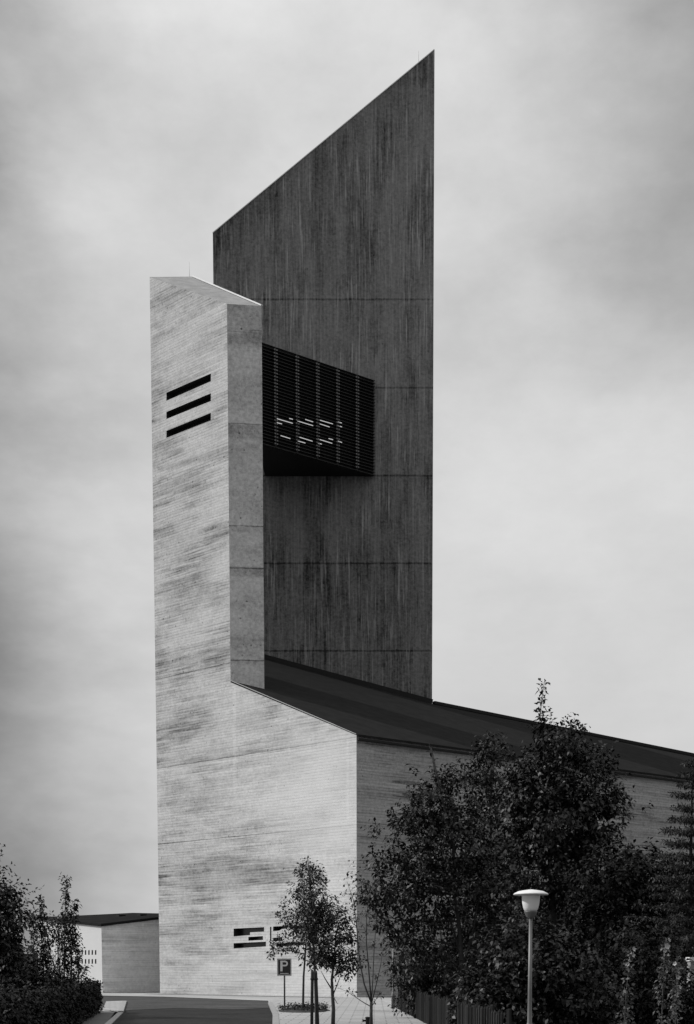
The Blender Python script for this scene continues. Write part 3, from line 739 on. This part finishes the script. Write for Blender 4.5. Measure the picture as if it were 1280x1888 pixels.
shrub('laurel_bush', 'dark rounded bush around the foot of the near street lamp', 36.0, [(960, 1760, 70, 60, 0.5, 7), (1030, 1800, 70, 70, 0.2, 8), (950, 1850, 80, 62, 0, 9), (1070, 1860, 70, 55, 0.3, 7), (890, 1830, 45, 55, 0.6, 4), (905, 1885, 50, 40, 0.3, 4)], 1500, 0.13, M_leaf, 985, gap=-0.65)
shrub('garden_bush', 'low black bush behind the white flower spikes', 38.0, [(1130, 1840, 70, 70, 0.4, 7), (1205, 1830, 65, 75, 0.5, 7), (1270, 1865, 60, 45, 0.3, 7), (1160, 1890, 90, 40, 0.2, 6), (1250, 1890, 60, 40, 0.2, 5), (1180, 1760, 60, 50, 0.8, 4)], 1400, 0.12, M_leaf3, 1190, gap=-0.7)
shrub('fence_bush', 'leafy bush leaning over the dark picket fence', 52.0, [(770, 1800, 42, 40, 0.2, 5), (830, 1800, 50, 48, 0, 6), (790, 1845, 50, 36, 0.4, 5), (748, 1800, 22, 26, 0.5, 1.2)], 560, 0.12, M_leaf, 800, gap=-0.35)

shrub('hazel_bush', 'black thicket at the back, close against the nave side wall behind the maple', 60.0, [(960, 1700, 60, 60, 0, 6), (1040, 1700, 70, 60, 0, 7), (900, 1740, 60, 60, 0.3, 6), (990, 1770, 80, 55, 0, 7), (1100, 1760, 70, 60, 0, 6), (830, 1790, 60, 45, 0, 5), (770, 1770, 34, 50, 0, 3), (1180, 1700, 60, 70, 0, 5), (1250, 1640, 50, 60, 0, 4)], 1500, 0.17, M_leaf3, 990, gap=-0.8)

# conifer at the right edge
def conifer(name, label, u, vtop, Y):
    x = (u - 690) / f * Y; b = np.array([x, Y, 0]); root = thing(name, label, 'conifer', b)
    top = atY(u, vtop, Y)[2]
    bm = bmesh.new(); tube_bm(bm, [b - Z * .1, b + Z * top * 0.5, b + Z * top], [0.10, 0.06, 0.008], 7)
    bm_obj('trunk', bm, M_bark, root)
    bm = bmesh.new(); PB, PD, PL = [], [], []; tube_bm(bm, [b + Z * 0.9, b + Z * top * 0.99], [0.03, 0.006], 5)
    z = top - 0.15
    while z > 1.4:
        Lb = min(2.0, 0.16 + (top - z) * 0.30) * rng.uniform(0.75, 1.15); n = 7 if z < top - 0.6 else 5; a0 = rng.random() * 6.28
        for k in range(n):
            a = a0 + 6.283 * k / n + rng.uniform(-.2, .2); d = np.array([math.cos(a), math.sin(a), 0])
            Lk = Lb * rng.uniform(0.7, 1.15)
            pts = [b + Z * z + d * Lk * t + Z * (0.16 * Lk * math.sin(t * 2.4) - 0.30 * Lk * t * t * (1.2 - t) + 0.10 * Lk * t ** 3) for t in np.linspace(0, 1, 6)]
            tube_bm(bm, pts, [0.018, 0.015, 0.012, 0.009, 0.006, 0.003], 4, False)
            ns_ = max(3, int(Lk / 0.07))
            for i in range(ns_):
                t = (i + 0.7) / ns_; j = min(4, int(t * 5)); p = pts[j] + (pts[j + 1] - pts[j]) * (t * 5 - j)
                s = np.cross(d, Z) * (1 if i % 2 else -1)
                PB.append(p); PD.append(d * 0.75 + s * 0.9 + Z * rng.uniform(-.25, .1)); PL.append((0.10 + 0.30 * (1 - t) * min(Lk, 1.3)) * rng.uniform(.7, 1.2))
        z -= rng.uniform(0.22, 0.35)
    bm_obj('branches', bm, M_bark, root)
    leaves('needles', PB, PD, PL, 14, 0.085, M_need, root, width=0.34, spread=1.0, droop=0.1, twig_r=0.006)
    return root
conifer('spruce_tree', 'spruce with tiered branches before the right end of the wall', 1266, 1398, 42.0)

# flower spikes
M_petal = simple('white_petal', 0.30, 0.7, 0.2, 0.2, 9.0)
M_herb = leaf_material('hollyhock_leaf', 0.085, 0.6, 0.25, 0.2)
def flower_spike(label, u, v0, v1, Y, n_fl, lean=0.0, group='white flower spikes in the dark garden'):
    x = (u - 690) / f * Y; b = np.array([x, Y, 0.0]); root = thing('hollyhock', label, 'flower', b, group)
    z0, z1 = max(0.3, atY(u, v1, Y)[2]), atY(u, v0, Y)[2]
    pts = [b + Z * z * 1.0 + np.array([lean * (z / z1) ** 2, 0, 0]) for z in np.linspace(0, z1, 7)]
    bm = bmesh.new(); tube_bm(bm, pts, [0.016, 0.014, 0.012, 0.010, 0.008, 0.006, 0.004], 5); bm_obj('stem', bm, M_herb, root)
    PB, PD, PL = [], [], []
    for i in range(46):
        t = rng.random() ** 0.8; z = 0.25 + (z1 - 0.3) * t; a = rng.random() * 6.28; p = b + Z * z + np.array([lean * (z / z1) ** 2, 0, 0])
        PB.append(p); PD.append([math.cos(a), math.sin(a), 0.4]); PL.append(0.22 * (1.1 - 0.8 * t))
    leaves('leaves', PB, PD, PL, 5, 0.085, M_herb, root, width=0.7)
    for i in range(n_fl):
        z = z1 - 0.06 - 0.15 * i * rng.uniform(.7, 1.2); a = rng.uniform(-2.6, -0.4); p = b + Z * z + np.array([lean * (z / z1) ** 2 + 0.06 * math.cos(a), 0.06 * math.sin(a), 0])
        d = Vector((math.cos(a), math.sin(a), 0.25)).normalized(); q = d.to_track_quat('Z', 'Y'); rr = 0.052 * rng.uniform(.7, 1.25)
        bm = bmesh.new(); c = bm.verts.new(Vector(p)); ring = []
        for k in range(15):
            w = 6.283 * k / 15; r = rr * (1 + 0.13 * math.cos(5 * w)); ring.append(bm.verts.new(Vector(p) + q @ Vector((r * math.cos(w), r * math.sin(w), 0.035 + 0.012 * math.cos(5 * w)))))
        for k in range(15): bm.faces.new((c, ring[k], ring[(k + 1) % 15]))
        bm_obj('blossom', bm, M_petal, root)
    return root
flower_spike('leftmost white flower spike standing alone before black foliage', 1150, 1745, 1875, 33.0, 3, 0.12)
flower_spike('tall flower spike with white blossoms at its top, between two shorter ones', 1219, 1728, 1850, 33.2, 5, 0.05)
flower_spike('short flower spike beside the pale gate pier', 1245, 1772, 1850, 33.5, 4, 0.0)

# gate pier
M_rend = simple('pale_render', 0.22, 0.85, 0.2, 0.45, 5.0)
px = (1282 - 690) / f * 40; pier = thing('gate_pier', 'pale rendered gate pier with flat cap at the right edge', 'pier', (px, 40, 0))
zc = atY(1280, 1765, 40)[2]
poly('shaft', box_faces((px, 40, 0), 0.42, 0.42, zc - 0.10), M_rend, pier)
poly('cap', box_faces((px, 40, zc - 0.098), 0.49, 0.49, 0.10), M_coping, pier)

# ------------------------------------------------------------------ picket fence
M_picket = leaf_material('dark_fence_wood', 0.018, 0.85, 0.2, 0.0)
fa, fb = np.array([0.98, 64.0, 0]), np.array([2.22, 27.0, 0]); fd = (fb - fa) / np.linalg.norm(fb - fa); fl = np.linalg.norm(fb - fa)
fence = thing('picket_fence', 'dark picket fence running along the pale pavement', 'fence', fa)
nsec = 14
for sct in range(nsec):
    a0 = fl * sct / nsec; a1 = fl * (sct + 1) / nsec
    bm = bmesh.new(); a = a0 + 0.06
    while a < a1 - 0.02:
        h = 0.95 + rng.uniform(-.05, .05); lean = rng.uniform(-.03, .03); p = fa + fd * a
        tube_bm(bm, [p + Z * 0.04, p + Z * h * 0.95 + fd * lean, p + Z * h + fd * lean], [0.026, 0.024, 0.006], 5); a += rng.uniform(0.22, 0.5)
    for z in (0.25, 0.72):
        tube_bm(bm, [fa + fd * a0 + Z * z + np.array([0.05, 0, 0]), fa + fd * a1 + Z * z + np.array([0.05, 0, 0])], 0.024, 4)
    bm_obj('picket_panel', bm, M_picket, fence, False)
for sct in range(nsec + 1):
    p = fa + fd * fl * sct / nsec + np.array([0.09, 0, 0]); bm = bmesh.new(); tube_bm(bm, [p - Z * .1, p + Z * 1.0], 0.045, 6); bm_obj('post', bm, M_picket, fence, False)

# ------------------------------------------------------------------ street lamps
M_pole = simple('galvanised_pole', 0.09, 0.45, 0.5, 0.15, 10.0)
M_hat = simple('enamel_hat', 0.50, 0.5, 0.4, 0.12, 6.0)
M_opal = simple('opal_glass', 0.62, 0.35, 0.5, 0.06, 4.0)
M_rim = simple('lantern_rim', 0.10, 0.5, 0.4, 0.2, 6.0)
def lamp_bm(fn, *a):
    bm = bmesh.new(); fn(bm, *a); return bm
YL = 28.0; lx = (976 - 690) / f * YL; base = np.array([lx, YL, 0]); pm = YL / f
zt = atY(976, 1640, YL)[2]; lamp = thing('street_lamp', 'street lamp with disc hat and opal bowl standing before black foliage', 'street lamp', base, 'disc-hatted street lamps')
zp0 = atY(976, 1692, YL)[2]
bm = bmesh.new(); lathe_bm(bm, base, [(0.075, 0), (0.072, 0.66), (0.055, 0.70), (0.042, 0.74), (0.037, 1.2), (0.030, zp0)], 18); bm_obj('pole', bm, M_pole, lamp)
zb0 = atY(976, 1681, YL)[2]; zb1 = atY(976, 1650.5, YL)[2]
bm = bmesh.new(); lathe_bm(bm, base, [(0.034, zp0 - 0.01), (0.06, zp0 + 0.005), (0.085, zp0 + 0.03), (0.112, zb0 - 0.015), (0.118, zb0), (0.112, zb0 + 0.012)], 24); bm_obj('lantern_cup', bm, M_pole, lamp)
bm = bmesh.new(); lathe_bm(bm, base, [(0.104, zb0 + 0.014), (0.113, zb0 + 0.02), (0.135, zb0 + 0.07), (0.152, zb0 + 0.15), (0.162, zb1 - 0.02), (0.165, zb1)], 32); bm_obj('lantern_bowl', bm, M_opal, lamp)
bm = bmesh.new(); lathe_bm(bm, base, [(0.15, zb1 + 0.002), (0.300, zb1 + 0.004), (0.312, zb1 + 0.014), (0.295, zb1 + 0.032), (0.22, zb1 + 0.07), (0.12, zt - 0.012), (0.03, zt)], 36); bm_obj('lamp_hat', bm, M_hat, lamp)
l2 = copy_tree(lamp); p2 = gnd(725, 1862.5); l2.location = [float(c) for c in p2]; l2.scale = (1.0, 1.0, 1.0)
l2['label'] = 'distant street lamp half hidden in leaves at the pavement edge'

# ------------------------------------------------------------------ young street trees, sapling, sign, standpipe
bA = gnd(559, 1863, zp); YA = float(bA[1])
broad_tree('young_tree', 'young staked tree rising from the dark planting bed, lowest branches reaching left', 'tree', YA, bA,
           [(559, 1850), (560, 1800), (563, 1760), (568, 1700), (572, 1640), (573, 1600)],
           [(534, 1747, 26, 9, -0.4, 1.6), (502, 1751, 14, 7, -0.4, .8), (556, 1726, 26, 20, -0.2, 3.4), (545, 1690, 34, 20, 0, 4), (575, 1660, 34, 26, 0.2, 4), (560, 1632, 24, 18, 0, 2.6), (572, 1600, 10, 20, 0, 1.1)],
           270, 0.12, M_leaf2, None, 0.055, bark=M_bark2, twigs=160, gap=-0.2, spray=0.4)
YB = float(gnd(580, 1892, zp)[1]); bB = gnd(584, 1893, zp)
broad_tree('young_tree', 'young leafy tree between its two dark stakes, with the tallest tip', 'tree', YB, bB,
           [(583, 1860), (581, 1800), (578, 1740), (575, 1680), (571, 1620), (568, 1584)],
           [(590, 1740, 40, 32, 0, 6), (610, 1715, 38, 30, 0.2, 5.5), (570, 1712, 36, 26, -0.1, 4.5), (605, 1680, 32, 26, 0, 4.5), (580, 1672, 30, 26, -0.1, 4), (588, 1642, 22, 18, 0, 2.4), (568, 1612, 12, 16, 0, 1.1), (525, 1694, 14, 7, 0, .7), (556, 1655, 20, 12, 0, 1.2), (566, 1592, 7, 12, 0, .5)],
           430, 0.10, M_leaf2, None, 0.05, bark=M_bark2, twigs=160, gap=-0.2, spray=0.33, whips=[(0, [(570, 1610), (567, 1582)], 0.008, 0.12, 0.06)])
for uu in (575, 586.5):
    sb = gnd(uu, 1897, zp); st = thing('tree_stake', 'dark timber stake left of the tree trunk' if uu < 580 else 'dark timber stake close right of the leftmost stake, by the tree trunk', 'stake', sb, 'stakes tied to the young tree')
    bm = bmesh.new(); top = atY(uu + (1 if uu < 580 else -4), 1790, sb[1]); tube_bm(bm, [sb - Z * .05, top - Z * 0.05, top], [0.045, 0.04, 0.028], 8); bm_obj('stake_pole', bm, M_bark, st)
    bm = bmesh.new(); c = sb + (top - sb) * 0.86; tube_bm(bm, [c - Z * .03, c + Z * .03], 0.05, 8); bm_obj('tie_band', bm, M_flash, st)
bC = gnd(614, 1891, zp); YC = float(bC[1])
broad_tree('young_tree', 'young tree with bare forked trunk and loose crown by the wall corner', 'tree', YC, bC,
           [(615, 1860), (613, 1830), (612, 1805), (616, 1775), (618, 1745), (620, 1720)],
           [(640, 1775, 24, 18, 0, 3), (655, 1770, 12, 12, 0, 1.2), (630, 1790, 24, 12, 0.1, 1.6), (600, 1765, 22, 16, 0.1, 2.4), (632, 1745, 24, 20, 0, 2.6), (645, 1725, 20, 14, 0.1, 1.6), (625, 1700, 18, 16, .2, 1.4)],
           260, 0.105, M_leaf2, None, 0.062, bark=M_bark2, twigs=110, gap=-0.15, spray=0.34,
           stems=[(0.0, 0.025, [(613, 1826), (600, 1805), (592, 1790)]), (0.05, 0.022, [(614, 1835), (624, 1810), (632, 1790)]), (-0.1, 0.014, [(615, 1838), (622, 1850), (624, 1851)])])
bD = gnd(685, 1893, zp); YD = float(bD[1])
sap = thing('sapling', 'nearly bare sapling with thin upswept branches at the wall corner', 'sapling', bD)
bm = bmesh.new(); tube_bm(bm, [bD - Z * .05, atY(684.5, 1870, YD), atY(685, 1847, YD)], [0.05, 0.045, 0.04], 8); bm_obj('trunk', bm, M_bark2, sap)
bm = bmesh.new(); PB, PD, PL = [], [], []
for st, r, lf in (([(685, 1850), (672, 1815), (663, 1770), (657, 1700), (652, 1660), (640, 1625)], 0.028, 8), ([(685, 1850), (681, 1800), (676, 1740), (676, 1690), (680, 1650)], 0.026, 9),
              ([(685, 1852), (694, 1815), (702, 1780), (706, 1750)], 0.02, 6), ([(684, 1856), (670, 1848), (655, 1838), (640, 1828), (625, 1822)], 0.015, 4), ([(686, 1855), (692, 1845), (700, 1830)], 0.014, 3),
              ([(685, 1848), (688, 1800), (690, 1750), (694, 1700), (690, 1670)], 0.018, 8), ([(657, 1700), (645, 1690), (634, 1688)], 0.010, 4), ([(660, 1738), (645, 1730), (636, 1726)], 0.008, 5)):
    q = [atY(u, v, YD + rng.uniform(-.12, .12) * min(i, 1)) for i, (u, v) in enumerate(st)]
    tube_bm(bm, q, [r * (1 - 0.8 * i / (len(q) - 1)) for i in range(len(q))], 6)
    for i in range(lf):
        j = rng.integers(max(0, len(q) - 3), len(q) - 1); t = rng.random(); p = q[j] + (q[j + 1] - q[j]) * t; a = rng.random() * 6.28
        PB.append(p); PD.append([math.cos(a), math.sin(a), 0.5]); PL.append(rng.uniform(.12, .3))
bm_obj('branches', bm, M_bark2, sap); leaves('crown', PB, PD, PL, 5, 0.085, M_leaf2, sap, twig_r=0.003)

# planting bed with low plants
bed = thing('planting_bed', 'dark oval planting bed round the foot of the young tree', 'planting bed', bA)
bm = bmesh.new(); rx, ry = 0.98, 2.6; lathe_bm(bm, bA + np.array([0.05, -0.6, -0.02]), [(1.0, 0.0), (1.0, 0.03), (0.9, 0.07), (0.4, 0.11), (0.1, 0.12)], 26)
cx = float(bA[0]) + 0.05; cy = float(bA[1]) - 0.6
for v in bm.verts: v.co.x = cx + (v.co.x - cx) * rx * (1 + 0.06 * math.sin(7 * math.atan2(v.co.y - cy, v.co.x - cx))); v.co.y = cy + (v.co.y - cy) * ry
bm_obj('soil', bm, M_soil, bed)
a = rng.random(230) * 6.28; r = np.sqrt(rng.random(230)) * 0.9
PB = np.stack([cx + np.cos(a) * r * rx, cy + np.sin(a) * r * ry, np.full(230, zp + 0.05)], 1)
leaves('ground_plants', PB, np.stack([np.cos(a) * .6, np.sin(a) * .6, np.full(230, .9)], 1), rng.uniform(.08, .30, 230), 6, 0.085, M_leaf3, bed)

# parking sign
sbase = gnd(525, 1857, zp); YS = float(sbase[1])
sign = thing('parking_sign', 'dark parking sign with pale letter P on a thin post', 'sign', sbase)
M_signd = simple('sign_dark_enamel', 0.022, 0.4, 0.4, 0.15, 6.0); M_signl = simple('sign_pale_paint', 0.55, 0.5, 0.3, 0.08, 6.0); M_post = simple('dark_sign_post', 0.045, 0.6, 0.3, 0.2, 8.0)
sz0, sz1 = atY(525, 1799, YS)[2], atY(525, 1767.5, YS)[2]; sw = 26 * YS / f
bm = bmesh.new(); tube_bm(bm, [sbase, down(sbase, sz1 - 0.1)], 0.036, 10); bm_obj('post', bm, M_post, sign)
poly('base_plate', box_faces(sbase, 0.34, 0.26, 0.05), M_post, sign)
sp = down(sbase, sz0) + np.array([0, -0.055, 0])
panel = poly('sign_panel', box_faces(sp, sw, 0.03, sz1 - sz0), M_signd, sign)
fy = float(sp[1]) - 0.016
def flatstrip(pts): return [([(x, fy - 0.003, z) for x, z in pts], None)]
def sp_xy(a, b): return float(sp[0]) - sw / 2 + sw * a, sz0 + (sz1 - sz0) * b          # panel coordinates 0..1
def bar(a0, b0_, a1, b1_): return flatstrip([sp_xy(a0, b0_), sp_xy(a1, b0_), sp_xy(a1, b1_), sp_xy(a0, b1_)])
e = 0.035; ex = e
poly('border', bar(0.03, 0.03, 0.97, 0.055) + bar(0.03, 0.945, 0.97, 0.97) + bar(0.03, 0.0552, 0.06, 0.9448) + bar(0.94, 0.0552, 0.97, 0.9448), M_signl, panel)
Pf = bar(0.22, 0.26, 0.38, 0.88)
cxp, czp, ro, ri = 0.56, 0.715, 0.165, 0.075                   # bowl of the P, radii in panel heights
asp = (sz1 - sz0) / sw
Pf += bar(0.381, czp + ri, cxp, czp + ro) + bar(0.381, czp - ro, cxp, czp - ri)
for k in range(12):
    t0, t1 = -math.pi / 2 + math.pi * k / 12, -math.pi / 2 + math.pi * (k + 1) / 12
    Pf += flatstrip([sp_xy(cxp + ri * asp * math.cos(t0), czp + ri * math.sin(t0)), sp_xy(cxp + ro * asp * math.cos(t0), czp + ro * math.sin(t0)),
                     sp_xy(cxp + ro * asp * math.cos(t1), czp + ro * math.sin(t1)), sp_xy(cxp + ri * asp * math.cos(t1), czp + ri * math.sin(t1))])
poly('letter', Pf, M_signl, panel); poly('underline', bar(0.20, 0.115, 0.80, 0.150), M_signl, panel)

# dark standpipe in the pavement
hb = gnd(678, 1905, zp); YH = float(hb[1]); hyd = thing('standpipe', 'short dark standpipe with side outlet at the foot of the sapling', 'standpipe', hb)
zh = atY(678, 1874.5, YH)[2]
bm = bmesh.new(); lathe_bm(bm, hb, [(0.075, 0), (0.075, 0.03), (0.05, 0.05), (0.05, zh - zp - 0.05), (0.06, zh - zp - 0.045), (0.06, zh - zp - 0.012), (0.03, zh - zp)], 14); bm_obj('body', bm, M_flash, hyd)
bm = bmesh.new(); c = hb + Z * (zh - zp - 0.10); tube_bm(bm, [c, c + np.array([-0.10, 0, 0]), c + np.array([-0.105, 0, 0]), c + np.array([-0.13, 0, 0])], [0.026, 0.026, 0.036, 0.036], 10); bm_obj('outlet', bm, M_flash, hyd)

# ------------------------------------------------------------------ left side: hedge, shrubs, tree, far building
def hedge():
    c0, c1 = np.array([-10.55, 60.5, 0]), np.array([-5.6, 20.5, 0])            # its face along the drive
    dd = (c1 - c0) / np.linalg.norm(c1 - c0); nn = np.array([dd[1], -dd[0], 0]); nn = nn if nn[0] > 0 else -nn
    ln = np.linalg.norm(c1 - c0); wd = 5.0; H = 1.12
    root = thing('hedge', 'clipped black hedge along the left side of the drive', 'hedge', c0)
    bm = bmesh.new(); bmesh.ops.create_grid(bm, x_segments=80, y_segments=12, size=0.5)
    for v in bm.verts:
        a, w = (v.co.x + 0.5) * ln, (v.co.y + 0.5) * wd; p = c0 + dd * a - nn * (0.12 + w * 0.96)
        v.co = Vector((p[0], p[1], H - 0.14 + 0.06 * math.sin(a * 3.1) * math.sin(w * 2.7)))
    ed = [e for e in bm.edges if e.is_boundary]; r = bmesh.ops.extrude_edge_only(bm, edges=ed)
    for g in r['geom']:
        if isinstance(g, bmesh.types.BMVert): g.co.z = 0.0
    bm_obj('twigs', bm, M_twig, root, False)
    n = 8200; PB = np.empty((n, 3)); PD = np.empty((n, 3)); k = rng.random(n)
    for i in range(n):
        a = rng.random() * ln; w = rng.random() * wd; z = rng.random() ** 0.8 * H
        if k[i] < 0.5: PB[i] = c0 + dd * a - nn * rng.uniform(0.02, 0.2) + Z * z; PD[i] = nn + Z * 0.5 + rng.normal(size=3) * .4
        elif k[i] < 0.85: PB[i] = c0 + dd * a - nn * w + Z * (H - rng.uniform(.05, .2) + 0.10 * math.sin(a * 2.3 + w) * math.sin(a * 0.9) + (rng.uniform(0.05, 0.35) if rng.random() < 0.10 else 0.0)); PD[i] = Z + rng.normal(size=3) * .45
        else: PB[i] = c0 + dd * rng.uniform(0.0, .15) - nn * w + Z * z; PD[i] = -dd + Z * .4 + rng.normal(size=3) * .4
    leaves('foliage', PB, PD, rng.uniform(.08, .26, n), 6, 0.10, M_leaf3, root, width=0.6)
hedge()
shrub('lilac_shrub', 'shrub with upright leafy spires in front of the low annex', 55.0,
      [(80, 1705, 22, 20, 0, 2.2), (112, 1712, 24, 18, 0.2, 2.4), (122, 1745, 20, 24, 0.1, 2), (84, 1745, 14, 24, 0, 1.2), (100, 1795, 48, 22, 0.1, 4), (140, 1795, 20, 16, 0, 1.2), (60, 1790, 24, 20, 0.3, 1.6)], 240, 0.125, M_leaf, 100, n_per=7, spray=0.33, gap=-0.3)
def spires(owner_label, Y, lines, leaf):
    x = (lines[0][0][0] - 690) / f * Y; root = thing('sucker_shrub', owner_label, 'shrub', (x, Y, 0)); bm = bmesh.new(); PB, PD, PL = [], [], []
    for ln in lines:
        q = [np.array([atY(*ln[0], Y)[0], Y, 0])] + [atY(u, v, Y) for u, v in ln]
        tube_bm(bm, q, [0.025 * (1 - 0.75 * i / (len(q) - 1)) for i in range(len(q))], 5)
        for a, c in zip(q[1:], q[2:]):
            k = int(np.linalg.norm(c - a) / 0.10) + 1
            for t in range(k):
                p = a + (c - a) * (t + .5) / k
                for g in range(3):
                    an_ = rng.random() * 6.28; PB.append(p); PD.append([math.cos(an_), math.sin(an_), .5]); PL.append(rng.uniform(.08, .26))
    bm_obj('stems', bm, M_bark, root); leaves('foliage', PB, PD, PL, 4, leaf, M_leaf, root, twig_r=0.003)
spires('tall upright shoots with leaf tufts rising above the lilac shrub', 54.0, [[(118, 1790), (119, 1720), (121, 1660), (122, 1617)], [(132, 1780), (133, 1720), (136, 1690), (137, 1662)], [(80, 1780), (79, 1710), (77, 1680), (76, 1656)], [(145, 1790), (143, 1750), (141, 1720)], [(62, 1760), (63, 1710), (58, 1685)]], 0.125)
broad_tree('cherry_tree', 'dark tree at the left edge with drooping outer twigs', 'tree', 44.0, ((10 - 690) / f * 44, 44, 0),
           [(8, 1860), (5, 1780), (-2, 1700), (-8, 1640), (-12, 1590)],
           [(-20, 1596, 20, 22, 0, 1.4), (2, 1660, 22, 22, 0, 2.6), (-28, 1660, 36, 46, 0.2, 5), (26, 1690, 18, 14, 0, 1.4), (-2, 1720, 28, 32, 0, 5), (4, 1772, 32, 40, 0, 6), (-25, 1760, 50, 60, 0.3, 7), (45, 1700, 9, 8, 0, .6), (40, 1650, 9, 7, 0, .5), (0, 1830, 60, 50, 0, 8)],
           900, 0.125, M_leaf, None, 0.09, gap=-0.4)
shrub('privet_bush', 'low dark bush under the left edge tree', 48.0, [(40, 1830, 60, 50, 0, 8), (95, 1835, 50, 36, 0.3, 6), (-10, 1830, 50, 60, 0, 6), (60, 1790, 36, 30, .4, 3)], 700, 0.12, M_leaf3, 50, gap=-0.7)
M_far = simple('far_grey_render', 0.12, 0.85, 0.2, 0.15, 0.5)
fx = (40 - 690) / f * 135; fbld = thing('flat_roofed_shed', 'low grey flat-roofed shed far behind the left shrubs', 'shed', (fx, 135, 0))
zf = atY(60, 1759, 135)[2]
poly('wall', box_faces((fx, 135, 0), 5.0, 5, zf - 0.16), M_far, fbld); poly('roof', box_faces((fx, 135, zf - 0.158), 5.4, 5.4, 0.16), M_flash, fbld)
